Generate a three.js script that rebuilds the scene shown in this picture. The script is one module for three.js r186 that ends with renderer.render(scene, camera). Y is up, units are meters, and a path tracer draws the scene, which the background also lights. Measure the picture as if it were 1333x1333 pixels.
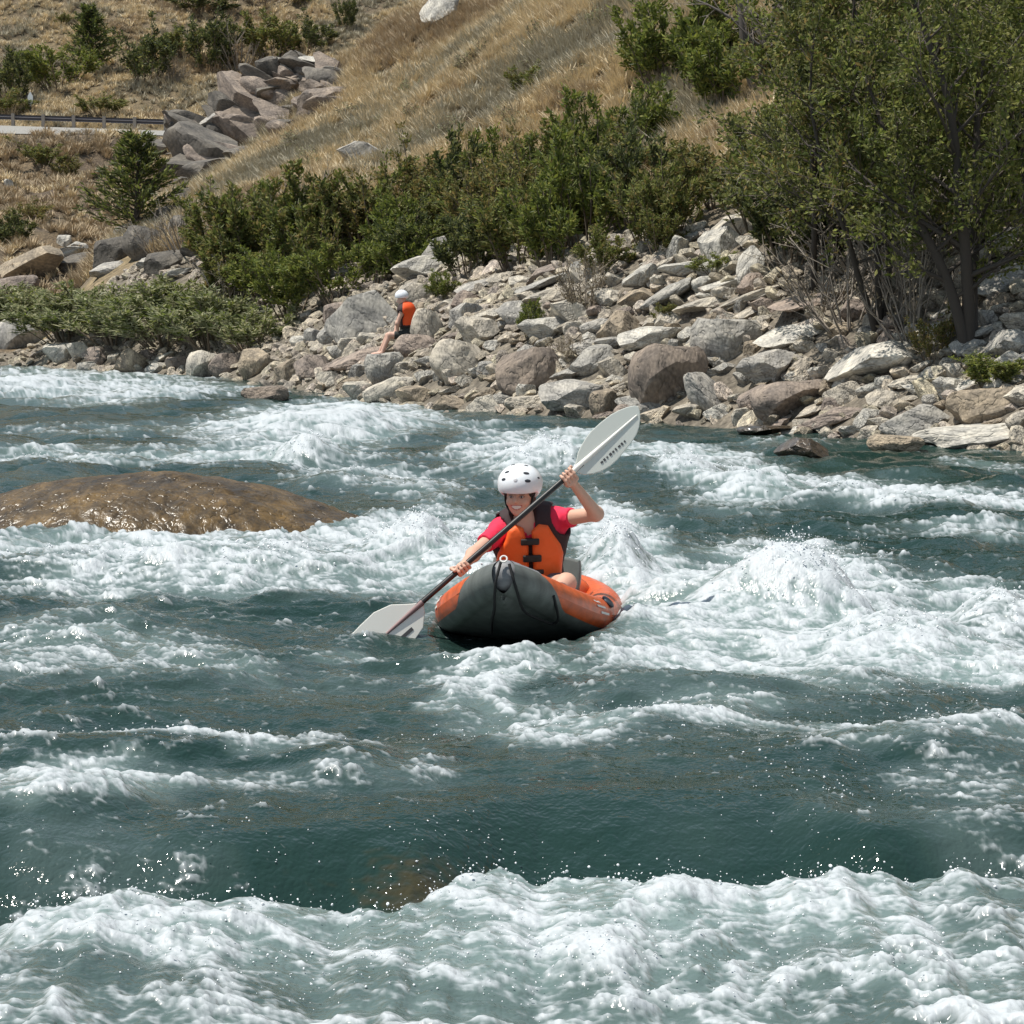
import * as THREE from 'three';
import { mergeGeometries, mergeVertices, toCreasedNormals } from 'three/addons/utils/BufferGeometryUtils.js';

// ---------- camera, sky, sun, exposure ----------
const scene = new THREE.Scene();
const SIZE = 1333, F = 2880, EYE = 1.85, PITCH = Math.atan(269.5 / F);
const camera = new THREE.PerspectiveCamera(2 * Math.atan(SIZE / 2 / F) * 180 / Math.PI, 1, 0.1, 2000);
camera.position.set(0, EYE, 0);
camera.rotation.set(-PITCH, 0, 0);

const sunDir = new THREE.Vector3(-0.36, 0.87, -0.26).normalize();
{                                                          // clear midsummer sky, paler towards the horizon, as one even dome of air
  const w = 64, h = 32, data = new Float32Array(w * h * 4);
  for (let y = 0; y < h; y++) for (let x = 0; x < w; x++) { const el = Math.max(0, Math.sin((y + 0.5) / h * Math.PI - Math.PI / 2)), k = Math.pow(1 - el, 3), i = (y * w + x) * 4; data[i] = 0.24 + 0.38 * k; data[i + 1] = 0.325 + 0.36 * k; data[i + 2] = 0.42 + 0.34 * k; data[i + 3] = 1; }
  const t = new THREE.DataTexture(data, w, h, THREE.RGBAFormat, THREE.FloatType); t.mapping = THREE.EquirectangularReflectionMapping; t.magFilter = THREE.LinearFilter; t.needsUpdate = true;
  scene.background = t; scene.environment = t;
}

const sun = new THREE.DirectionalLight(new THREE.Color(1, 0.95, 0.86), 4.4);
sun.position.copy(sunDir).multiplyScalar(150);
sun.castShadow = true;
sun.shadow.mapSize.set(4096, 4096);
Object.assign(sun.shadow.camera, { left: -90, right: 90, top: 90, bottom: -90, near: 1, far: 400 });
sun.target.position.set(0, 0, -50);
scene.add(sun, sun.target);

const renderer = new THREE.WebGLRenderer({ antialias: true });
renderer.toneMapping = THREE.LinearToneMapping;
renderer.toneMappingExposure = 1.28;
renderer.shadowMap.enabled = true;

// ---------- helpers ----------
function rng(seed) { let a = seed >>> 0; return () => { a = (a + 0x6d2b79f5) | 0; let t = Math.imul(a ^ (a >>> 15), 1 | a); t = (t + Math.imul(t ^ (t >>> 7), 61 | t)) ^ t; return ((t ^ (t >>> 14)) >>> 0) / 4294967296; }; }
const PERM = new Uint8Array(512); { const r = rng(77), p = Array.from({ length: 256 }, (_, i) => i); for (let i = 255; i > 0; i--) { const j = (r() * (i + 1)) | 0; [p[i], p[j]] = [p[j], p[i]]; } for (let i = 0; i < 512; i++) PERM[i] = p[i & 255]; }
const GX = new Float32Array(256), GY = new Float32Array(256); for (let i = 0; i < 256; i++) { GX[i] = Math.cos(i / 256 * 6.28318); GY[i] = Math.sin(i / 256 * 6.28318); }
const fade = (t) => t * t * t * (t * (t * 6 - 15) + 10);
function n2(x, y) {                                        // gradient noise, about -1..1
  const xi = Math.floor(x), yi = Math.floor(y), fx = x - xi, fy = y - yi, a = xi & 255, b = yi & 255, a1 = (a + 1) & 255, b1 = (b + 1) & 255;
  const h00 = PERM[PERM[a] + b], h10 = PERM[PERM[a1] + b], h01 = PERM[PERM[a] + b1], h11 = PERM[PERM[a1] + b1], u = fade(fx), v = fade(fy);
  const g00 = GX[h00] * fx + GY[h00] * fy, g10 = GX[h10] * (fx - 1) + GY[h10] * fy, g01 = GX[h01] * fx + GY[h01] * (fy - 1), g11 = GX[h11] * (fx - 1) + GY[h11] * (fy - 1);
  const p = g00 + u * (g10 - g00), q = g01 + u * (g11 - g01);
  return 1.5 * (p + v * (q - p));
}
const G3 = [[1, 1, 0], [-1, 1, 0], [1, -1, 0], [-1, -1, 0], [1, 0, 1], [-1, 0, 1], [1, 0, -1], [-1, 0, -1], [0, 1, 1], [0, -1, 1], [0, 1, -1], [0, -1, -1]];
function n3(x, y, z) {
  const xi = Math.floor(x), yi = Math.floor(y), zi = Math.floor(z), fx = x - xi, fy = y - yi, fz = z - zi, u = fade(fx), v = fade(fy), w = fade(fz);
  const g = (i, j, k) => { const t = G3[PERM[PERM[PERM[(xi + i) & 255] + ((yi + j) & 255)] + ((zi + k) & 255)] % 12]; return t[0] * (fx - i) + t[1] * (fy - j) + t[2] * (fz - k); };
  const l = (a, b, t) => a + t * (b - a);
  return l(l(l(g(0, 0, 0), g(1, 0, 0), u), l(g(0, 1, 0), g(1, 1, 0), u), v), l(l(g(0, 0, 1), g(1, 0, 1), u), l(g(0, 1, 1), g(1, 1, 1), u), v), w);
}
function fbm(x, y, o = 4) { let s = 0, a = 0.5; for (let i = 0; i < o; i++) { s += a * n2(x, y); x = x * 2.03 + 17.1; y = y * 2.03 - 9.3; a *= 0.5; } return s; }
const clamp = (x, a = 0, b = 1) => Math.min(b, Math.max(a, x));
const sstep = (a, b, x) => { const t = clamp((x - a) / (b - a)); return t * t * (3 - 2 * t); };
const lerp = (a, b, t) => a + (b - a) * t;
function table(points) { return (d) => { let i = 1; while (i < points.length - 1 && d > points[i][0]) i++; const [a, p] = points[i - 1], [b, q] = points[i]; return p + (q - p) * (d - a) / (b - a); }; }
const V = (x, y, z) => new THREE.Vector3(x, y, z);

// A pixel of the photograph gives a direction; these turn it into a point at a distance, on the water level or on the terrain.
const CP = Math.cos(PITCH), SP = Math.sin(PITCH);
function ray(px, py) { const x = (px - 666.5) / F, y = -(py - 666.5) / F; return V(x, y * CP - SP, -CP - y * SP); }
function at(px, py, depth) { const r = ray(px, py); return V(0, EYE, 0).addScaledVector(r, depth / -r.z); }
function onWater(px, py, level = 0) { const r = ray(px, py), k = (level - EYE) / r.y; return V(r.x * k, level, r.z * k); }
function project(p) { const y = p.y - EYE, zc = -(p.z) * CP - y * SP, yc = y * CP - (p.z) * -SP * -1; return [666.5 + p.x / zc * F, 666.5 - ((y * CP + (-p.z) * SP)) / zc * F, zc]; }

const taken = new Map();
function numbered(name) { const n = taken.get(name) ?? 0; taken.set(name, n + 1); return n ? `${name}_${String(n).padStart(3, '0')}` : name; }
function finish(o) { o.traverse((c) => { if (c.isMesh) { c.castShadow = true; c.receiveShadow = true; } }); return o; }
function thing(name, label, category, pos = V(0, 0, 0), group) {
  const o = new THREE.Group(); o.name = numbered(name); o.position.copy(pos); o.userData = { label, category }; if (group) o.userData.group = group; scene.add(o); return o;
}
function part(parent, name, geometry, material) { const m = new THREE.Mesh(geometry, material); m.name = name; m.castShadow = m.receiveShadow = true; parent.add(m); return m; }
function single(name, label, category, geometry, material, pos, group) { const m = new THREE.Mesh(geometry, material); m.name = numbered(name); m.castShadow = m.receiveShadow = true; if (pos) m.position.copy(pos); m.userData = { label, category }; if (group) m.userData.group = group; scene.add(m); return m; }
function structure(name, geometry, material) { const m = new THREE.Mesh(geometry, material); m.name = numbered(name); m.castShadow = m.receiveShadow = true; m.userData = { kind: 'structure' }; scene.add(m); return m; }
const std = (o) => new THREE.MeshStandardMaterial(o), phys = (o) => new THREE.MeshPhysicalMaterial(o), rgb = (r, g, b) => new THREE.Color().setRGB(r, g, b);
function texture(size, fn, srgb = true) {                  // fn(u, v) -> [r, g, b] in 0..1, tiling
  const data = new Uint8Array(size * size * 4);
  for (let y = 0; y < size; y++) for (let x = 0; x < size; x++) { const c = fn(x / size, y / size), i = (y * size + x) * 4; data[i] = clamp(c[0]) * 255; data[i + 1] = clamp(c[1]) * 255; data[i + 2] = clamp(c[2]) * 255; data[i + 3] = 255; }
  const t = new THREE.DataTexture(data, size, size); t.wrapS = t.wrapT = THREE.RepeatWrapping; t.magFilter = THREE.LinearFilter; if (srgb) t.colorSpace = THREE.SRGBColorSpace; t.needsUpdate = true; return t;
}
// noise that tiles over 0..1 (n cells a side, n a power of two)
function tile(u, v, n, seed = 0) { const h = (i, j) => PERM[PERM[((i % n + n) % n + seed) & 255] + ((j % n + n) % n)]; const x = u * n, y = v * n, xi = Math.floor(x), yi = Math.floor(y), fx = x - xi, fy = y - yi; const g = (i, j) => { const k = h(xi + i, yi + j); return GX[k] * (fx - i) + GY[k] * (fy - j); }; const a = fade(fx), b = fade(fy); return 1.5 * lerp(lerp(g(0, 0), g(1, 0), a), lerp(g(0, 1), g(1, 1), a), b); }
function tileFbm(u, v, n, o, seed = 0) { let s = 0, a = 0.5; for (let i = 0; i < o; i++) { s += a * tile(u, v, n, seed + i * 13); n *= 2; a *= 0.5; } return s; }

// geometry from raw arrays
class Soup {
  constructor() { this.p = []; this.c = []; this.i = []; this.uv = []; }
  get n() { return this.p.length / 3; }
  v(p, c) { this.p.push(p.x, p.y, p.z); if (c) this.c.push(c[0], c[1], c[2]); return this.p.length / 3 - 1; }
  geo() { const g = new THREE.BufferGeometry(); g.setAttribute('position', new THREE.Float32BufferAttribute(this.p, 3)); if (this.c.length) g.setAttribute('color', new THREE.Float32BufferAttribute(this.c, 3)); if (this.uv.length) g.setAttribute('uv', new THREE.Float32BufferAttribute(this.uv, 2)); g.setIndex(this.i); g.computeVertexNormals(); return g; }
  // tapered tube along points with radii
  tube(pts, rad, sides = 5, col) {
    const base = this.n, up = V(0.31, 0.9, 0.17);
    for (let k = 0; k < pts.length; k++) {
      const d = pts[Math.min(k + 1, pts.length - 1)].clone().sub(pts[Math.max(k - 1, 0)]).normalize();
      const a = V(0, 0, 0).crossVectors(d, Math.abs(d.dot(up)) > 0.95 ? V(1, 0, 0) : up).normalize(), b = V(0, 0, 0).crossVectors(d, a);
      for (let s = 0; s < sides; s++) { const t = s / sides * Math.PI * 2, q = pts[k].clone().addScaledVector(a, Math.cos(t) * rad[k]).addScaledVector(b, Math.sin(t) * rad[k]); this.v(q, col); }
    }
    for (let k = 0; k < pts.length - 1; k++) for (let s = 0; s < sides; s++) { const a = base + k * sides + s, b = base + k * sides + (s + 1) % sides; this.i.push(a, b, a + sides, b, b + sides, a + sides); }
    for (const [k, flip] of [[0, 1], [pts.length - 1, 0]]) { const c = this.v(pts[k], col); for (let s = 0; s < sides; s++) { const a = base + k * sides + s, b = base + k * sides + (s + 1) % sides; flip ? this.i.push(c, b, a) : this.i.push(c, a, b); } }
  }
}
// smooth mesh of a signed distance field (surface nets)
function mesh3(field, lo, hi, cell, color) {
  const nx = Math.ceil((hi.x - lo.x) / cell) + 1, ny = Math.ceil((hi.y - lo.y) / cell) + 1, nz = Math.ceil((hi.z - lo.z) / cell) + 1;
  const f = new Float32Array(nx * ny * nz), id = new Int32Array(nx * ny * nz).fill(-1), s = new Soup(), q = V(0, 0, 0), ix = (x, y, z) => x + nx * (y + ny * z);
  const B = 5, reach = B * cell * 0.87 * 1.35;             // blocks well away from the surface are filled with one value
  for (let bz = 0; bz < nz; bz += B) for (let by = 0; by < ny; by += B) for (let bx = 0; bx < nx; bx += B) {
    const mid = field(q.set(lo.x + (bx + B / 2) * cell, lo.y + (by + B / 2) * cell, lo.z + (bz + B / 2) * cell)), skip = Math.abs(mid) > reach;
    for (let z = bz; z < Math.min(bz + B, nz); z++) for (let y = by; y < Math.min(by + B, ny); y++) for (let x = bx; x < Math.min(bx + B, nx); x++) f[ix(x, y, z)] = skip ? mid : field(q.set(lo.x + x * cell, lo.y + y * cell, lo.z + z * cell));
  }
  const c = new Float64Array(8), OFF = [0, 1, nx, nx + 1, nx * ny, nx * ny + 1, nx * ny + nx, nx * ny + nx + 1], quad = (p, r, t, u, flip) => { if (p < 0 || r < 0 || t < 0 || u < 0) return; flip ? s.i.push(p, t, r, r, t, u) : s.i.push(p, r, t, r, u, t); };
  const E = [[0, 1], [2, 3], [4, 5], [6, 7], [0, 2], [1, 3], [4, 6], [5, 7], [0, 4], [1, 5], [2, 6], [3, 7]];
  for (let z = 0; z < nz - 1; z++) for (let y = 0; y < ny - 1; y++) for (let x = 0; x < nx - 1; x++) {
    let m = 0; for (let k = 0, o = ix(x, y, z); k < 8; k++) { c[k] = f[o + OFF[k]]; if (c[k] < 0) m |= 1 << k; }
    if (m === 0 || m === 255) continue;
    let px = 0, py = 0, pz = 0, n = 0;
    for (const [a, b] of E) if ((c[a] < 0) !== (c[b] < 0)) { const t = c[a] / (c[a] - c[b]); px += lerp(a & 1, b & 1, t); py += lerp(a >> 1 & 1, b >> 1 & 1, t); pz += lerp(a >> 2, b >> 2, t); n++; }
    const p = V(lo.x + (x + px / n) * cell, lo.y + (y + py / n) * cell, lo.z + (z + pz / n) * cell);
    id[ix(x, y, z)] = s.v(p, color ? color(p) : undefined);
  }
  for (let z = 1; z < nz - 1; z++) for (let y = 1; y < ny - 1; y++) for (let x = 1; x < nx - 1; x++) {
    const a = f[ix(x, y, z)] < 0;
    if (a !== (f[ix(x + 1, y, z)] < 0)) quad(id[ix(x, y - 1, z - 1)], id[ix(x, y, z - 1)], id[ix(x, y - 1, z)], id[ix(x, y, z)], !a);
    if (a !== (f[ix(x, y + 1, z)] < 0)) quad(id[ix(x - 1, y, z - 1)], id[ix(x - 1, y, z)], id[ix(x, y, z - 1)], id[ix(x, y, z)], !a);
    if (a !== (f[ix(x, y, z + 1)] < 0)) quad(id[ix(x - 1, y - 1, z)], id[ix(x, y - 1, z)], id[ix(x - 1, y, z)], id[ix(x, y, z)], !a);
  }
  return s.geo();
}
const PA = V(0, 0, 0), BA = V(0, 0, 0);
function capsule(p, a, b, ra, rb) { PA.subVectors(p, a); BA.subVectors(b, a); const h = clamp(PA.dot(BA) / BA.lengthSq()); PA.addScaledVector(BA, -h); return PA.length() - lerp(ra, rb, h); }
const smin = (a, b, k) => { const h = Math.max(k - Math.abs(a - b), 0) / k; return Math.min(a, b) - h * h * k * 0.25; };
function ellipsoid(p, c, r) { const x = (p.x - c.x) / r.x, y = (p.y - c.y) / r.y, z = (p.z - c.z) / r.z, k = Math.hypot(x, y, z); return (k - 1) * Math.min(r.x, r.y, r.z); }

// ---------- terrain: river bank and spur on the right, road bench and far hillside on the left ----------
const bankX = table([[-40, 34], [0, 17], [20, 10], [27.5, 6.5], [32.6, 3.9], [35.9, 1.75], [40, -2], [57, -7.2], [68, -15.7], [87, -26], [100, -33], [300, -143]]);
const bankSmooth = (d) => (bankX(d - 3) + bankX(d - 1) + bankX(d + 1) + bankX(d + 3)) / 4;
const benchH = table([[-50, -1.5], [60, -1.3], [68, -0.1], [74, 0.9], [100, 4.8], [128, 9.9], [136.5, 12.35], [137, 12.45], [145, 12.45], [147, 12.7], [165, 17.6], [205, 33], [270, 62], [420, 130], [900, 300]]);
const inland = (x, d) => (x - bankSmooth(d)) * 0.85;
function height(x, z) {
  const d = -z, s = inland(x, d), rough = fbm(x * 0.11, d * 0.11, 4);
  let spur = s > 0 ? 0.6 * s + 0.35 * Math.sin(s * 0.35) : 0.55 * s;
  spur += rough * 1.3 * clamp(s / 12);
  const edge = d - (87 + (x + 12.5) * 1.31), nose = -13.5 - x;
  if (edge > 0) spur -= 0.9 * edge;
  if (nose > 0) spur -= 0.55 * nose;
  const dd = d + 0.12 * (x + 22) * (x < 0 ? 1 : 0);
  let bench = benchH(dd) + 0.04 * clamp(-22 - x, -20, 40) * sstep(90, 130, dd);
  const wild = (1 - sstep(132, 136, dd) * (1 - sstep(146, 152, dd))) * sstep(66, 80, dd);
  bench += wild * (rough * 2.0 + fbm(x * 0.4, d * 0.4, 3) * 0.35);
  let h = Math.max(spur, bench); const k = 0.8, q = Math.max(k - Math.abs(spur - bench), 0) / k; h += q * q * k * 0.25;
  if (h < -1.1) h = -1.1;
  const near = 1.2 - d; if (near > -3) h = Math.max(h, lerp(-1.1, 0.25, sstep(-3, 0.5, near)) + 0.12 * Math.max(0, near));   // the near bank under the camera
  return h;
}
function hit(px, py) {                                      // where the line of sight through a pixel meets the terrain
  const r = ray(px, py); let a = 20, p = null;
  for (let d = 20; d < 400; d += d < 70 ? 0.15 : 0.4) { const k = d / -r.z, y = EYE + r.y * k; if (y < height(r.x * k, -d)) { let lo = a, hi = d; for (let i = 0; i < 12; i++) { const m = (lo + hi) / 2, q = m / -r.z; if (EYE + r.y * q < height(r.x * q, -m)) hi = m; else lo = m; } const q = hi / -r.z; return V(r.x * q, height(r.x * q, -hi), -hi); } a = d; }
  return null;
}
const axis = (pairs) => { const out = []; for (const [from, to, step] of pairs) for (let v = from; v < to - 1e-6; v += step) out.push(v); out.push(pairs[pairs.length - 1][1]); return out; };
const groundMaterial = (() => {
  const map = texture(512, (u, v) => { const a = tileFbm(u, v, 8, 5), b = tileFbm(u, v, 32, 3, 40), g = 0.78 + 0.3 * a + 0.28 * b; return [g, g * 0.985, g * 0.96]; });
  const bump = texture(512, (u, v) => { const a = 0.5 + 0.5 * tileFbm(u, v, 16, 5, 9) + 0.2 * Math.max(0, tile(u, v, 64, 5)); return [a, a, a]; }, false);
  return std({ vertexColors: true, map, bumpMap: bump, bumpScale: 0.1, roughness: 1 });
})();
{
  const xs = axis([[-420, -120, 12], [-120, -60, 3], [-60, -36, 1], [-36, 26, 0.42], [26, 60, 1.5], [60, 140, 5], [140, 420, 20]]), ds = axis([[-30, 20, 2], [20, 66, 0.35], [66, 110, 0.5], [110, 210, 0.8], [210, 300, 5], [300, 900, 30]]);
  const s = new Soup(), W = xs.length;
  for (const d of ds) for (const x of xs) {
    const y = height(x, -d), a = fbm(x * 0.23, d * 0.23, 4), b = fbm(x * 0.9 + 40, d * 0.9, 3), sIn = inland(x, d), onSpur = d - (87 + (x + 12.5) * 1.31) < 2 && x > -15;
    let c = onSpur ? [0.33, 0.265, 0.18] : d < 137 ? [0.225, 0.172, 0.12] : [0.26, 0.205, 0.13];
    const t = clamp(0.5 + a * 1.3); c = [lerp(c[0] * 0.72, c[0] * 1.12, t), lerp(c[1] * 0.72, c[1] * 1.1, t), lerp(c[2] * 0.78, c[2] * 1.0, t)];
    const gr = sstep(0.1, 0.5, b) * 0.5; c = [lerp(c[0], 0.1, gr), lerp(c[1], 0.095, gr), lerp(c[2], 0.05, gr)];
    if (sIn < 7 && d < 70) { const k = 1 - clamp((sIn - 3.5) / 3.5); c = [lerp(c[0], 0.27, k), lerp(c[1], 0.24, k), lerp(c[2], 0.2, k)]; }
    s.v(V(x, y, -d), c); s.uv.push(x / 3.1, d / 3.1);
  }
  for (let j = 0; j < ds.length - 1; j++) for (let i = 0; i < W - 1; i++) { const a = j * W + i; s.i.push(a, a + 1, a + W, a + 1, a + W + 1, a + W); }
  structure('hillside_ground', s.geo(), groundMaterial);
}
// the road on its bench
{
  const asphalt = std({ color: rgb(0.3, 0.29, 0.28), roughness: 0.95, map: texture(256, (u, v) => { const g = 0.86 + 0.25 * tileFbm(u, v, 32, 3); return [g, g, g]; }) });
  const s = new Soup(), X = axis([[-80, -6, 1]]), D = [138.2, 141, 144.8];
  X.forEach((x) => D.forEach((dd) => { const d = dd - 0.12 * (x + 22); s.v(V(x, height(x, -d) + 0.05, -d)); s.uv.push(x / 2, dd / 2); }));
  for (let i = 0; i < X.length - 1; i++) for (let j = 0; j < 2; j++) { const a = i * 3 + j; s.i.push(a, a + 3, a + 1, a + 1, a + 3, a + 4); }
  structure('road', s.geo(), asphalt);
  const v = new Soup(), E = [134.9, 136, 137.2];                             // the pale gravel shoulder below the guardrail
  X.forEach((x) => E.forEach((dd) => { const d = dd - 0.12 * (x + 22); v.v(V(x, height(x, -d) + 0.06, -d)); v.uv.push(x / 2, dd / 2); }));
  for (let i = 0; i < X.length - 1; i++) for (let j = 0; j < 2; j++) { const a = i * 3 + j; v.i.push(a, a + 3, a + 1, a + 1, a + 3, a + 4); }
  structure('road_shoulder', v.geo(), std({ color: rgb(0.38, 0.365, 0.34), roughness: 1, map: asphalt.map }));
}

// ---------- the river ----------
// Foam fields: [px, py, half width px, half height px, strength], read off the photograph and laid on the water level.
const FOAM = [
  [60, 500, 170, 17, 1], [210, 512, 110, 12, .9], [20, 484, 120, 6, .8], [425, 548, 120, 30, 1.1], [520, 545, 50, 16, .7], [60, 598, 130, 12, .8], [330, 598, 170, 10, .7], [395, 583, 45, 15, 1], [480, 622, 90, 14, .75], [560, 640, 60, 14, .5], [150, 560, 150, 7, .45], [330, 560, 60, 6, .4],
  [690, 590, 90, 25, 1], [740, 575, 60, 16, .9], [880, 596, 95, 18, 1], [960, 622, 90, 20, .9], [620, 556, 40, 6, .6], [760, 562, 40, 5, .5], [1010, 575, 60, 6, .4], [1080, 640, 120, 16, .85], [1240, 655, 130, 14, .95], [1280, 607, 50, 6, .6], [1200, 690, 90, 7, .4], [1290, 690, 70, 9, .6], [960, 660, 70, 14, .5],
  [120, 718, 230, 22, 1.15], [380, 715, 190, 26, 1.1], [560, 700, 110, 34, 1.2], [470, 752, 150, 20, .8], [240, 755, 170, 14, .8], [60, 765, 80, 10, .5], [640, 730, 60, 30, .9], [600, 790, 60, 20, .5],
  [800, 700, 55, 60, 1.2], [860, 770, 110, 36, 1.2], [950, 800, 160, 40, 1.2], [1060, 760, 120, 60, 1.2], [1180, 820, 150, 45, 1.15], [1300, 790, 70, 40, 1.1], [1250, 850, 120, 32, 1], [1000, 850, 150, 28, .85], [880, 850, 90, 14, .6],
  [110, 850, 170, 30, .55], [60, 810, 90, 16, .45], [300, 870, 60, 14, .35], [480, 842, 70, 6, .5], [640, 868, 75, 22, .8], [620, 915, 50, 30, .6], [700, 930, 60, 22, .45], [760, 860, 80, 12, .4],
  [820, 955, 150, 22, .75], [720, 985, 70, 18, .7], [930, 925, 80, 12, .5], [1180, 985, 130, 24, .7], [1290, 970, 70, 40, .75], [1100, 900, 60, 16, .45], [1270, 1050, 100, 22, .5],
  [150, 1000, 220, 14, .8], [60, 1065, 150, 26, .85], [260, 1050, 150, 14, .5], [430, 1010, 110, 12, .5], [520, 1040, 90, 10, .4], [150, 1130, 150, 22, .3], [330, 950, 110, 8, .35], [1130, 1110, 120, 40, .25], [1280, 1130, 80, 40, .35],
  [60, 1250, 150, 34, .95], [300, 1245, 190, 44, 1], [640, 1240, 160, 50, .95], [820, 1230, 170, 45, .95], [1050, 1220, 190, 40, .95], [1280, 1200, 90, 30, .6], [1250, 1300, 150, 34, .75], [480, 1310, 220, 34, .65], [760, 1310, 150, 28, .45], [1000, 1300, 120, 26, .3], [700, 1190, 70, 30, 1], [600, 1370, 700, 26, .8],
].map(([px, py, rx, ry, s]) => { const c = onWater(px, py), a = onWater(px, Math.max(py - ry, 440)), b = onWater(px, py + ry); return { x: c.x, z: c.z, rx: rx / F * -c.z, rz: Math.max(0.12, (b.z - a.z) / 2), s }; });
// Rises and hollows of the surface: [px, py, half width px, half length m, height m]
const SWELL = [
  [425, 560, 110, 1.6, .34], [40, 512, 130, 2.2, .3], [230, 520, 90, 2, .2], [392, 600, 42, .7, .26], [60, 612, 90, 1.0, .18], [480, 632, 80, .8, .14], [705, 612, 80, 1.0, .26], [880, 618, 90, 1.2, .2], [985, 640, 70, .8, .16], [1230, 668, 130, .9, .14], [1090, 655, 60, .6, .16],
  [120, 745, 220, .55, .14], [380, 748, 150, .5, .16], [560, 735, 100, .6, .26], [640, 760, 60, .6, .12], [800, 745, 46, .55, .36], [870, 790, 60, .4, .1], [1055, 800, 75, .42, .40], [960, 800, 60, .35, .2], [1170, 840, 90, .5, .16], [1300, 815, 60, .4, .2], [1200, 800, 70, .45, -.12], [1000, 740, 60, .5, -.1],
  [450, 880, 150, .7, -.07], [640, 872, 70, .25, .05], [900, 900, 150, .6, .06], [820, 968, 120, .3, .11], [930, 945, 60, .2, .07], [1200, 1000, 110, .3, .09], [1290, 985, 50, .25, .1], [150, 1012, 210, .28, .09], [60, 1085, 130, .22, .07], [440, 1025, 90, .25, .07], [250, 940, 150, .3, -.05], [505, 838, 60, .3, -.09],
].map(([px, py, rx, rz, h]) => { const c = onWater(px, py); return { x: c.x, z: c.z, rx: rx / F * -c.z, rz, h }; });
// rock of the bed that shows through where the sheet of water is thin
const AIR = [[420, 880, 200, 1.0, .3], [900, 890, 220, .6, .3], [1000, 1090, 260, .35, .16], [1250, 880, 150, .7, .3], [560, 1290, 900, .5, .06], [200, 830, 200, .8, .12]].map(([px, py, rx, rz, h]) => { const c = onWater(px, py); return { x: c.x, z: c.z, rx: rx / F * -c.z, rz, h }; });
const SHOAL = [[570, 1160, 110, .22, 1], [790, 1155, 90, .14, .8], [900, 885, 120, .25, .7]].map(([px, py, rx, rz, h]) => { const c = onWater(px, py, -0.05); return { x: c.x, z: c.z, rx: rx / F * -c.z, rz, h }; });
// The pour-over in the foreground: the glassy ramp runs down to the foam pile along this line (x in metres against distance in metres).
const pile = (() => { const p = [[-60, 1205], [0, 1212], [190, 1204], [430, 1192], [520, 1215], [650, 1168], [900, 1180], [1333, 1165], [1400, 1165]].map(([px, py]) => { const w = onWater(px, py, 0.05); return [w.x, -w.z]; }); return table(p); })();
const lip = (() => { const p = [[-60, 1080], [300, 1070], [560, 1050], [700, 1022], [1000, 1026], [1200, 1080], [1400, 1120]].map(([px, py]) => { const w = onWater(px, py, 0.1); return [w.x, -w.z]; }); return table(p); })();
function gauss(f, x, z) { const a = (x - f.x) / f.rx, b = (z - f.z) / f.rz, q = a * a + b * b; return q > 6 ? 0 : Math.exp(-q * 1.1); }
function foamMask(x, z) { let m = 1; for (const f of FOAM) { const a = (x - f.x) / f.rx, b = (z - f.z) / f.rz, q = a * a + b * b; if (q < 2.6) m *= 1 - Math.min(1, f.s * 1.05) * (1 - sstep(0.25, 2.6, q)); } return 1 - m; }
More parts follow.
